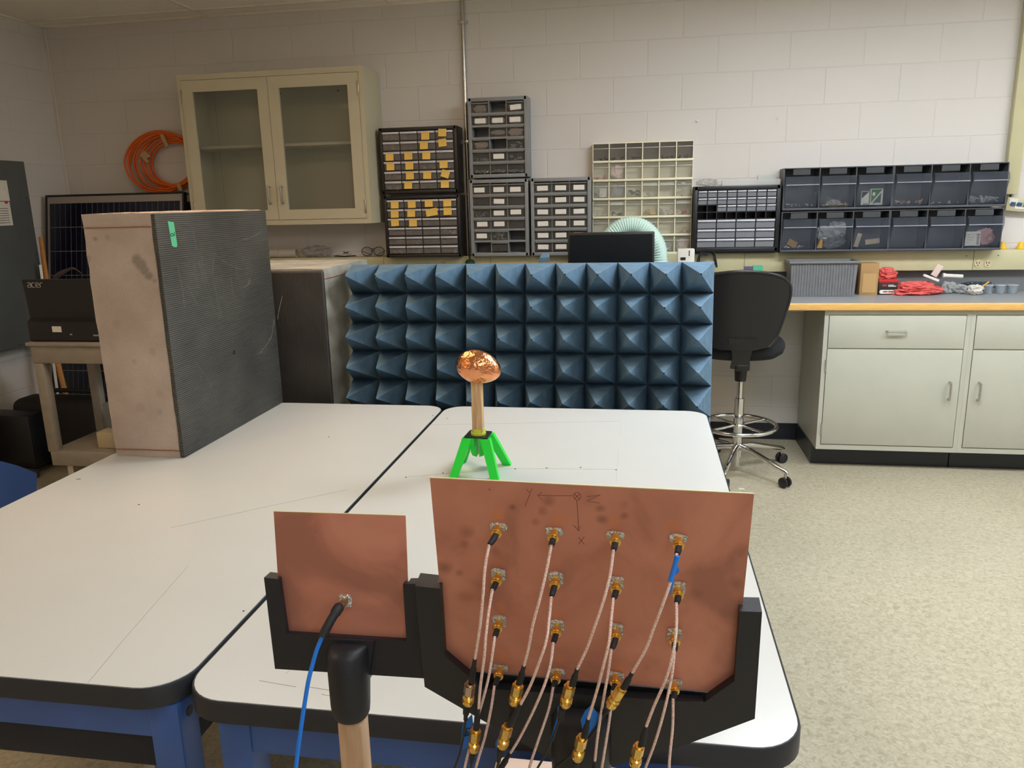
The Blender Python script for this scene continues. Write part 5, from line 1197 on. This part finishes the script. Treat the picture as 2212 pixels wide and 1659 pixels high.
def jack(parent, F, px, py, kind):
    """soldered flange with its threaded stub"""
    o = onboard(F, px, py); n = F.col[2].to_3d(); a = F.col[0].to_3d(); u = F.col[1].to_3d(); M4 = frame4(o, a, u, n)
    b = B(); b.xf = M4; hw, hh = (.0085, .0045) if kind else (.0072, .0072)
    rnd = random.Random(int(px+py)); N_ = 20; pts = []
    for k in range(N_):
        an = 2*PI*k/N_; c_, s_ = math.cos(an), math.sin(an); k2 = (abs(c_)**4+abs(s_)**4)**(-.25); pts.append((hw*c_*k2*rnd.uniform(.94, 1.08), hh*s_*k2*rnd.uniform(.94, 1.08)))
    b.prism(pts, lambda x_, y_, z_: (x_, y_, z_), .0003, .0018)
    for sx in (-1, 1):
        for sy in ((-1, 1) if not kind else (0,)): b.ball((sx*hw*.72, sy*hh*.72, .0018), .0023, .0023, .0013, n=5)
    f = put('flange', b, M_SOLDER, parent, smooth=50)
    b = B(); b.xf = M4; b.tube([(0, 0, .0018), (0, 0, .004), (0, 0, .0041), (0, 0, .0085)], [.0036, .0036, .0028, .0028], 12); put('threaded_stub', b, M_GOLD, f)
    return f
# ---- small board
t = thing('copper_board', F1 @ Vector((.076, -.145, 0)), 'small square copper board in a black holder, nearer the left, one cable on it', 'copper board', 'copper clad boards')
b = B(); b.xf = F1; b.box((0, -.150, -.0016), (.152, 0, -.0001)); put('board', b, [M_COP1], t, smooth=0)
b = B(); b.xf = F1; b.box((0, .0001, -.0016), (.152, .0008, -.0002)); put('bare_edge', b, M_FR4, t, smooth=0)
jack(t, F1, 747, 1297, 0)
H1 = [(-.013, -.075), (-.007, -.185), (.170, -.185), (.168, -.074), (.1485, -.075), (.1500, -.142), (.0095, -.141), (.0045, -.076)]
t = thing('board_holder', F1 @ Vector((.085, -.24, 0)), 'black plastic holder gripping the small copper board, on a wooden post', 'holder')
b = B(); b.xf = F1; b.prism(H1, lambda x_, y_, z_: (x_, y_, z_), .0002, .0075); b.prism([(-.013, -.075), (-.007, -.185), (.170, -.185), (.168, -.074), (.153, -.075), (.153, -.152), (-.001, -.152), (-.001, -.076)], lambda x_, y_, z_: (x_, y_, z_), -.009, .0001); put('cradle', b, M_PRINT, t, smooth=0)
b = B(); b.xf = F1; rings = []
for y_, rr, zc_ in ((-.146, .0245, -.004), (-.150, .0245, .004), (-.158, .0245, .010), (-.185, .0235, .0105), (-.218, .0222, .0108), (-.228, .0212, .0108), (-.2335, .0185, .0108), (-.2355, .0165, .0108)): rings.append([(.083+rr*math.cos(2*PI*k/28), y_, zc_+rr*math.sin(2*PI*k/28)) for k in range(28)])
b.ring_tube(rings)
b.prism([(.052, -.142), (.060, -.185), (.060, -.1895), (.106, -.1895), (.106, -.185), (.114, -.142)], lambda x_, y_, z_: (x_, y_, z_), -.004, .012)
put('socket', b, M_PRINT, t, smooth=50)
pt = F1 @ Vector((.0845, -.2357, .0108))
M_PINE = mat('pine_post', (204, 174, 142), .6, nscale=7, stretch=(9, 9, 1), col2=(178, 144, 110), detail=8)
b = B(); b.box((pt.x-.0145, pt.y-.0125, .026), (pt.x+.0145, pt.y+.0125, pt.z), .004, 3); put('post', b, M_PINE, t)
put('base_plate', B().box((pt.x-.11, pt.y-.12, .001), (pt.x+.11, pt.y+.12, .0255), .004), M_PINE, t)
# ---- large board
t = thing('copper_board', F2 @ Vector((.09, -.2, 0)), 'large copper board with sixteen cables in a black holder in front of the right table', 'copper board', 'copper clad boards')
b = B(); b.xf = F2; b.prism([(-.063, .0505), (.2445, .0505), (.2445, -.168), (.222, -.192), (-.044, -.192), (-.063, -.175)], lambda x_, y_, z_: (x_, y_, z_), -.0016, -.0001); put('board', b, M_COP2, t, smooth=0)
b = B(); b.xf = F2; b.box((-.063, .0506, -.0016), (.2445, .0514, -.0002)); put('bare_edge', b, M_FR4, t, smooth=0)
M_PEN = mat('pen_on_copper', (142, 86, 74), .5, .3)
b = B()
for s_ in [[(1137, 1057), (1143, 1064)], [(1149, 1055), (1142, 1074), (1134, 1094)], [(1237, 1071), (1200, 1071), (1161, 1070)], [(1171, 1063), (1161, 1070), (1172, 1081)], [(1239+8+8*math.cos(a), 1072+8.5*math.sin(a)) for a in [2*PI*k/16 for k in range(17)]], [(1241, 1067), (1252, 1078)], [(1252, 1067), (1241, 1078)], [(1246, 1081), (1248, 1110), (1250, 1146)], [(1239, 1135), (1250, 1147), (1254, 1137)], [(1250, 1161), (1262, 1176)], [(1262, 1160), (1250, 1175)], [(1268, 1073), (1297, 1069), (1268, 1082), (1296, 1087)]]:
    b.tube([onboard(F2, x, y, .0001) for x, y in s_], .0003, 4)
put('pen_marks', b, M_PEN, t)
# fingerprints and tarnish set into the copper itself
o_ = ORG[t.name]
spots(M_COP2, [(tuple(onboard(F2, px, py)-o_), r_*.00048, k) for px, py, r_, k in ((1017, 1052, 4, 1), (1062, 1064, 5, 1), (1106, 1100, 10, 1), (1186, 1085, 17, .8), (1175, 1105, 15, .8), (1162, 1128, 13, .6), (1302, 1118, 16, .9), (1300, 1092, 14, .8), (1349, 1112, 13, .9), (1350, 1088, 14, .4), (1072, 1195, 18, .6), (1003, 1152, 20, .7), (1000, 1175, 14, .7), (962, 1222, 22, .9), (994, 1235, 12, .8), (1394, 1440, 13, .9), (1585, 1265, 22, .7), (1610, 1190, 24, .5), (1500, 1290, 20, .4), (1560, 1330, 26, .35), (1010, 1290, 26, .45), (1055, 1300, 22, .35), (1270, 1070, 30, .35))], (112, 70, 54), .6, .011, .95)
spots(M_COP2, [(tuple(onboard(F2, px, py)-o_), r_*.00048, k) for px, py, r_, k in ((1078, 1116, 20, .8), (1205, 1124, 22, .8), (1326, 1128, 14, .7), (1450, 1136, 18, .8), (1080, 1215, 14, .6), (1085, 1315, 14, .5), (1208, 1330, 16, .6), (1335, 1440, 18, .7), (1085, 1415, 18, .7), (1208, 1425, 16, .6), (1460, 1340, 14, .5))], (226, 142, 84), .55, .006, .9)
JX = [[(1077, 1137), (1198, 1147), (1330, 1155), (1465, 1162)], [(1077, 1240), (1201, 1247), (1332, 1257), (1464, 1268)], [(1079, 1340), (1204, 1350), (1331, 1358), (1457, 1368)], [(1081, 1442), (1203, 1450), (1330, 1457), (1456, 1473)]]
for r_ in range(4):
    for c_ in range(4): jack(t, F2, *JX[r_][c_], 1 if r_ in (0, 3) else 0)
t = thing('board_holder', F2 @ Vector((.09, -.3, 0)), 'wide black plastic holder gripping the large copper board', 'holder')
out = [(-.0865, -.074), (-.0875, -.212), (-.004, -.267), (.050, -.302), (.124, -.302), (.191, -.265), (.2665, -.2135), (.2615, -.075)]
inn = [(.2405, -.076), (.2425, -.165), (.2135, -.198), (-.021, -.2065), (-.0615, -.165), (-.0595, -.075)]
b = B(); b.xf = F2; b.prism(out+inn, lambda x_, y_, z_: (x_, y_, z_), .0002, .010)
inn2 = [(.246, -.076), (.246, -.17), (.224, -.1935), (-.046, -.1935), (-.0645, -.176), (-.0645, -.075)]
b.prism(out+inn2, lambda x_, y_, z_: (x_, y_, z_), -.012, .0001); b.box((-.02, -.2065, -.012), (.213, -.194, .0001)); put('cradle', b, M_PRINT, t, smooth=0)
b = B(); b.xf = F2; rings = []
for y_, rr, zc_ in ((-.222, .016, -.006), (-.225, .028, -.002), (-.236, .034, .002), (-.30, .034, .003), (-.36, .033, .003), (-.366, .03, .003)): rings.append([(.086+rr*math.cos(2*PI*k/32), y_, zc_+rr*math.sin(2*PI*k/32)) for k in range(32)])
b.ring_tube(rings); put('socket', b, M_PRINT, t, smooth=50)
pt = F2 @ Vector((.086, -.366, .003))
put('post', B().box((pt.x-.019, pt.y-.019, .026), (pt.x+.019, pt.y+.019, pt.z+.006), .004, 3), M_PINE, t); put('base_plate', B().box((pt.x-.14, pt.y-.12, .001), (pt.x+.14, pt.y+.095, .0255), .004), M_PINE, t)

# ---- cables
def spline(P_, n=6):
    P_ = [Vector(p) for p in P_]; out = []
    for i in range(len(P_)-1):
        a0, a1, a2, a3 = P_[max(i-1, 0)], P_[i], P_[i+1], P_[min(i+2, len(P_)-1)]
        for s in range(n):
            q = s/n; out.append(.5*((2*a1)+(-a0+a2)*q+(2*a0-5*a1+4*a2-a3)*q*q+(-a0+3*a1-3*a2+a3)*q**3))
    out.append(P_[-1]); return out
def braid_mat():
    mm = bpy.data.materials.new('braided_jacket'); mm.use_nodes = True; nt = mm.node_tree; b = nt.nodes['Principled BSDF']; b.inputs['Roughness'].default_value = .35
    tc = nt.nodes.new('ShaderNodeTexCoord'); v = nt.nodes.new('ShaderNodeTexVoronoi'); v.inputs['Scale'].default_value = 700; nt.links.new(tc.outputs['Object'], v.inputs['Vector'])
    r = nt.nodes.new('ShaderNodeValToRGB'); r.color_ramp.elements[0].position = .2; r.color_ramp.elements[0].color = (*lin((244, 230, 220)), 1); r.color_ramp.elements[1].position = .8; r.color_ramp.elements[1].color = (*lin((214, 164, 148)), 1)
    nt.links.new(v.outputs['Distance'], r.inputs[0]); nt.links.new(r.outputs[0], b.inputs['Base Color']); return mm
M_BRAID = braid_mat()
M_BLUETAPE = mat('blue_tape', (34, 126, 228), .55)
def hexnut(b, p0, p1, r): b.tube([p0, p1], r, 6)
def plug_at(parent, F, px, py, name='plug', L0=.004, L1=.0195):
    o = onboard(F, px, py); n = F.col[2].to_3d(); b = B()
    hexnut(b, o+n*.0035, o+n*.0108, .0046); b.tube([o+n*.0108, o+n*.0114, o+n*.0115, o+n*.0130, o+n*.0131, o+n*.0145, o+n*.0146, o+n*.0162], [.0042, .0042, .0054, .0054, .0042, .0048, .0038, .0034], 14)
    put(name, b, M_GOLD, parent, smooth=30); return o+n*.0162
rowtxt = ['top', 'second', 'third', 'bottom']; coltxt = ['far left', 'second-left', 'second-right', 'far right']
# per cable: boot path end, jacket points, then optional sleeve + coupling
CB = {
 (0,0): dict(boot=[(1068,1152),(1057,1176)], jac=[(1048,1225),(1043,1290),(1036,1360),(1026,1423)], w=.052, end=[(1026,1423),(1019,1473)], cpl=[(1016,1474),(1010,1523)], gold0='silver'),
 (1,0): dict(boot=[(1071,1254),(1064,1272)], jac=[(1056,1320),(1050,1370),(1046,1420),(1038,1480),(1034,1530)], w=.058, end=[(1033,1530),(1029,1573)], cpl=[(1028,1573),(1022,1624)]),
 (2,0): dict(boot=[(1074,1354),(1069,1374)], jac=[(1065,1405),(1056,1460),(1045,1505),(1033,1545),(1022,1580),(1012,1625),(1004,1659),(998,1700)], w=.050),
 (3,0): dict(boot=[(1077,1455),(1068,1481)], jac=[(1061,1530),(1048,1590),(1036,1630),(1026,1665),(1016,1700)], w=.046),
 (0,1): dict(boot=[(1195,1160),(1191,1177)], jac=[(1181,1230),(1167,1290),(1151,1350),(1142,1400),(1132,1438)], w=.052, end=[(1132,1438),(1122,1475)], cpl=[(1120,1475),(1110,1523)]),
 (1,1): dict(boot=[(1197,1262),(1191,1288)], jac=[(1186,1340),(1180,1385),(1165,1430),(1146,1480),(1125,1521)], w=.060, end=[(1125,1521),(1102,1566)], cpl=[(1097,1566),(1084,1616)]),
 (2,1): dict(boot=[(1200,1364),(1195,1387)], jac=[(1190,1430),(1176,1480),(1150,1540),(1122,1595),(1103,1626)], w=.056, end=[(1103,1626),(1078,1665)]),
 (3,1): dict(boot=[(1200,1462),(1195,1484)], jac=[(1186,1530),(1166,1590),(1149,1640),(1142,1665),(1134,1700)], w=.048),
 (0,2): dict(boot=[(1328,1168),(1325,1187)], jac=[(1319,1235),(1306,1290),(1286,1350),(1268,1400),(1247,1445)], w=.054, end=[(1247,1445),(1236,1480)], cpl=[(1232,1477),(1220,1527)]),
 (1,2): dict(boot=[(1329,1270),(1325,1291)], jac=[(1320,1340),(1315,1390),(1303,1440),(1290,1490),(1271,1553)], w=.060, end=[(1271,1553),(1262,1592)], cpl=[(1258,1589),(1246,1643)]),
 (2,2): dict(boot=[(1326,1378),(1321,1401)], jac=[(1314,1450),(1302,1520),(1291,1590),(1285,1643)], w=.052, end=[(1285,1643),(1284,1680)]),
 (3,2): dict(boot=[(1329,1470),(1323,1492)], jac=[(1319,1535),(1312,1585),(1303,1640),(1299,1665),(1295,1700)], w=.044),
 (0,3): dict(boot=[(1464,1176),(1462,1196)], jac=[(1457,1225),(1447,1262),(1430,1310),(1411,1360),(1395,1402),(1366,1453)], w=.056, end=[(1366,1453),(1347,1486)], cpl=[(1345,1484),(1317,1528)]),
 (1,3): dict(boot=[(1462,1283),(1461,1301)], jac=[(1461,1355),(1455,1405),(1439,1465),(1413,1525),(1396,1569)], w=.060, end=[(1396,1569),(1386,1608)], cpl=[(1381,1608),(1370,1657)]),
 (2,3): dict(boot=[(1457,1384),(1457,1404)], jac=[(1451,1460),(1436,1530),(1416,1600),(1394,1659),(1380,1700)], w=.052),
 (3,3): dict(boot=[(1454,1488),(1454,1509)], jac=[(1453,1570),(1447,1630),(1445,1665),(1443,1700)], w=.046),
}
def coupling(parent, A, C, first=None):
    """two mated threaded connectors along A->C, as two parts"""
    A, C = Vector(A), Vector(C); d = C-A; f = lambda k: A+d*k
    b = B(); b.tube([f(0), f(.06), f(.061), f(.12)], [.0042, .0042, .0036, .0036], 12); hexnut(b, f(.10), f(.46), .0060); b.tube([f(.46), f(.50), f(.51), f(.60)], [.0050, .0050, .0036, .0036], 12); put('coupling_nut', b, first or M_GOLD, parent, smooth=30)
    b = B(); b.tube([f(.58), f(.62), f(.625), f(.70), f(.705)], [.0045, .0062, .0054, .0054, .0062], 14); hexnut(b, f(.70), f(.84), .0062); b.tube([f(.84), f(.85), f(.93), f(1.0)], [.0055, .0058, .0054, .0036], 14); put('coupling_jack', b, M_GOLD, parent, smooth=30)
for (r_, c_), D in CB.items():
    w_ = D['w']; F = F2; base = JX[r_][c_]; r0 = onboard(F, *base)
    t = thing('coaxial_cable', r0, '', 'cable', 'braided cables on the large copper board')
    t['label'] = 'braided cable from the %s connector in the %s column on the large copper board' % (['topmost', 'second', 'third', 'lowest'][r_], ['leftmost', 'second', 'third', 'rightmost'][c_])
    e0 = plug_at(t, F, *base)
    bp = [e0+(onboard(F, *D['boot'][1], .029)-e0)*.45+F.col[2].to_3d()*.002, onboard(F, *D['boot'][1], .029)]
    pts = spline([e0-F.col[2].to_3d()*.002, bp[0], bp[1]], 5); put('strain_relief', B().tube(pts, [.0032]*5+[.0030]*3+[.0024]*(len(pts)-8), 10), M_BLACKM, t, smooth=60)
    J = [bp[1]]+[onboard(F, x, y, .029+(w_-.029)*min(1, (i+1)/2.5)) for i, (x, y) in enumerate(D['jac'])]
    js = spline(J, 6); put('jacket', B().tube(js, .00148, 10), M_BRAID, t, smooth=80)
    if 'end' in D:
        E0, E1 = onboard(F, *D['end'][0], w_), onboard(F, *D['end'][1], w_)
        put('end_sleeve', B().tube([E0, E0+(E1-E0)*.35, E0+(E1-E0)*.42, E1], [.0021, .0023, .0032, .0034], 10), M_BLACKM, t, smooth=50)
        if 'cpl' in D: coupling(t, onboard(F, *D['cpl'][0], w_), onboard(F, *D['cpl'][1], w_), mat('nickel_plug', (200, 180, 160), .25, 1) if D.get('gold0') else None)
    if (r_, c_) == (0, 3):
        pp = spline([onboard(F, 1463, 1201, .0455), onboard(F, 1458, 1222, .048), onboard(F, 1448, 1256, .0525)], 4); put('blue_tape', B().tube(pp, .0024, 8), M_BLUETAPE, t)
        fl = [onboard(F, x, y, .048) for x, y in ((1460, 1212), (1468, 1234), (1458, 1243), (1449, 1286), (1446, 1258))]; n_ = F.col[2].to_3d()*.0004
        b = B(); b.ring_tube([fl, [p+n_ for p in fl]]); put('tape_flag', b, M_BLUETAPE, t, smooth=0)
# black lead cables below the couplings
LD = [((0,0), [(1008,1525),(1005,1560),(999,1600),(992,1632),(980,1665),(968,1700)], 'under the leftmost upper gold coupling', [[(1000,1563),(1020,1542),(1023,1575),(1019,1609),(998,1620),(992,1628)], 'F']),
      ((1,0), [(1022,1626),(1018,1650),(1014,1700)], 'under the leftmost lower gold coupling', None),
      ((0,1), [(1107,1525),(1098,1565),(1088,1600),(1078,1640),(1070,1700)], 'under the second upper gold coupling', [[(1087,1567),(1092,1568),(1082,1600),(1071,1618),(1070,1605)], '']),
      ((1,1), [(1082,1618),(1076,1650),(1064,1700)], 'under the second lower gold coupling', None),
      ((0,2), [(1216,1528),(1207,1560),(1192,1600),(1175,1635),(1158,1665),(1140,1700)], 'under the third upper gold coupling', [[(1210,1520),(1214,1528),(1212,1548),(1193,1601),(1188,1599),(1205,1545),(1204,1530)], '']),
      ((1,2), [(1245,1645),(1240,1665),(1236,1700)], 'under the third lower gold coupling', None),
      ((0,3), [(1313,1530),(1303,1545),(1296,1555),(1280,1585),(1240,1625),(1195,1662),(1170,1685)], 'under the rightmost upper gold coupling, crossing left', [[(1278,1522),(1297,1552),(1275,1580),(1266,1597),(1257,1570),(1254,1555),(1264,1535)], '']),
      ((1,3), [(1369,1658),(1366,1700)], 'under the rightmost lower gold coupling', None)]
for i, (k, pts, txt, flag) in enumerate(LD):
    w_ = CB[k]['w'] if k != (0,3) else .05
    P_ = [onboard(F2, x, y, w_ if j < 2 else w_-.006*(flag is not None)) for j, (x, y) in enumerate(pts)]
    t = thing('lead_cable', P_[0], 'thin black lead cable hanging '+txt, 'cable', 'black lead cables')
    put('jacket', B().tube(spline(P_, 5), .0013, 8), M_BLACK, t, smooth=80)
    s0 = P_[0]; s1 = P_[0]+(P_[1]-P_[0])*.85; put('strain_relief', B().tube([s0, s0+(s1-s0)*.55, s0+(s1-s0)*.62, s1], [.0036, .0034, .0024, .0022], 10), M_BLACKM, t)
    if flag:
        fl = [onboard(F2, x, y, w_-.008) for x, y in flag[0]]; n_ = F2.col[2].to_3d()*.0004; b = B(); b.ring_tube([fl, [p+n_ for p in fl]]); fo = put('tape_flag', b, M_BLUETAPE, t, smooth=0)
        if flag[1]:
            b = B(); b.tube([onboard(F2, x, y, w_-.0072) for x, y in ((1017, 1574), (1008, 1573), (1005, 1590), (1001, 1591))], .0005, 5); b.tube([onboard(F2, x, y, w_-.0072) for x, y in ((1006, 1583), (1013, 1583))], .0005, 5); b.tube([onboard(F2, x, y, w_-.0072) for x, y in ((1005, 1590), (1015, 1586))], .0005, 5); put('pen_mark', b, M_BLACKM, fo)
# blue cable on the small board
t = thing('coaxial_cable', onboard(F1, 747, 1297), 'thick bright blue coaxial cable from the small copper board', 'cable')
o = onboard(F1, 747, 1297); n = F1.col[2].to_3d(); b = B(); hexnut(b, o+n*.004, o+n*.013, .0047); b.tube([o+n*.013, o+n*.0135, o+n*.021, o+n*.0215], [.0042, .0048, .0046, .003], 14); put('plug', b, mat('nickel_dark', (168, 150, 130), .3, 1), t, smooth=30)
e0 = o+n*.0205
P_ = [e0, onboard(F1, 730, 1315, .03), onboard(F1, 712, 1345, .042), onboard(F1, 696, 1376, .050)]
sp = spline(P_, 6); put('strain_relief', B().tube(sp, [.0044]*5+[.0060]*4+[.0050]*(len(sp)-9), 12), M_BLACKM, t, smooth=60)
P_ = [onboard(F1, x, y, .05+.004*i) for i, (x, y) in enumerate([(696, 1376), (684, 1405), (674, 1440), (666, 1472), (658, 1520), (652, 1560), (645, 1610), (639, 1659), (634, 1700)])]
put('jacket', B().tube(spline(P_, 6), .0023, 12), mat('bright_blue_jacket', (20, 120, 226), .35), t, smooth=80)
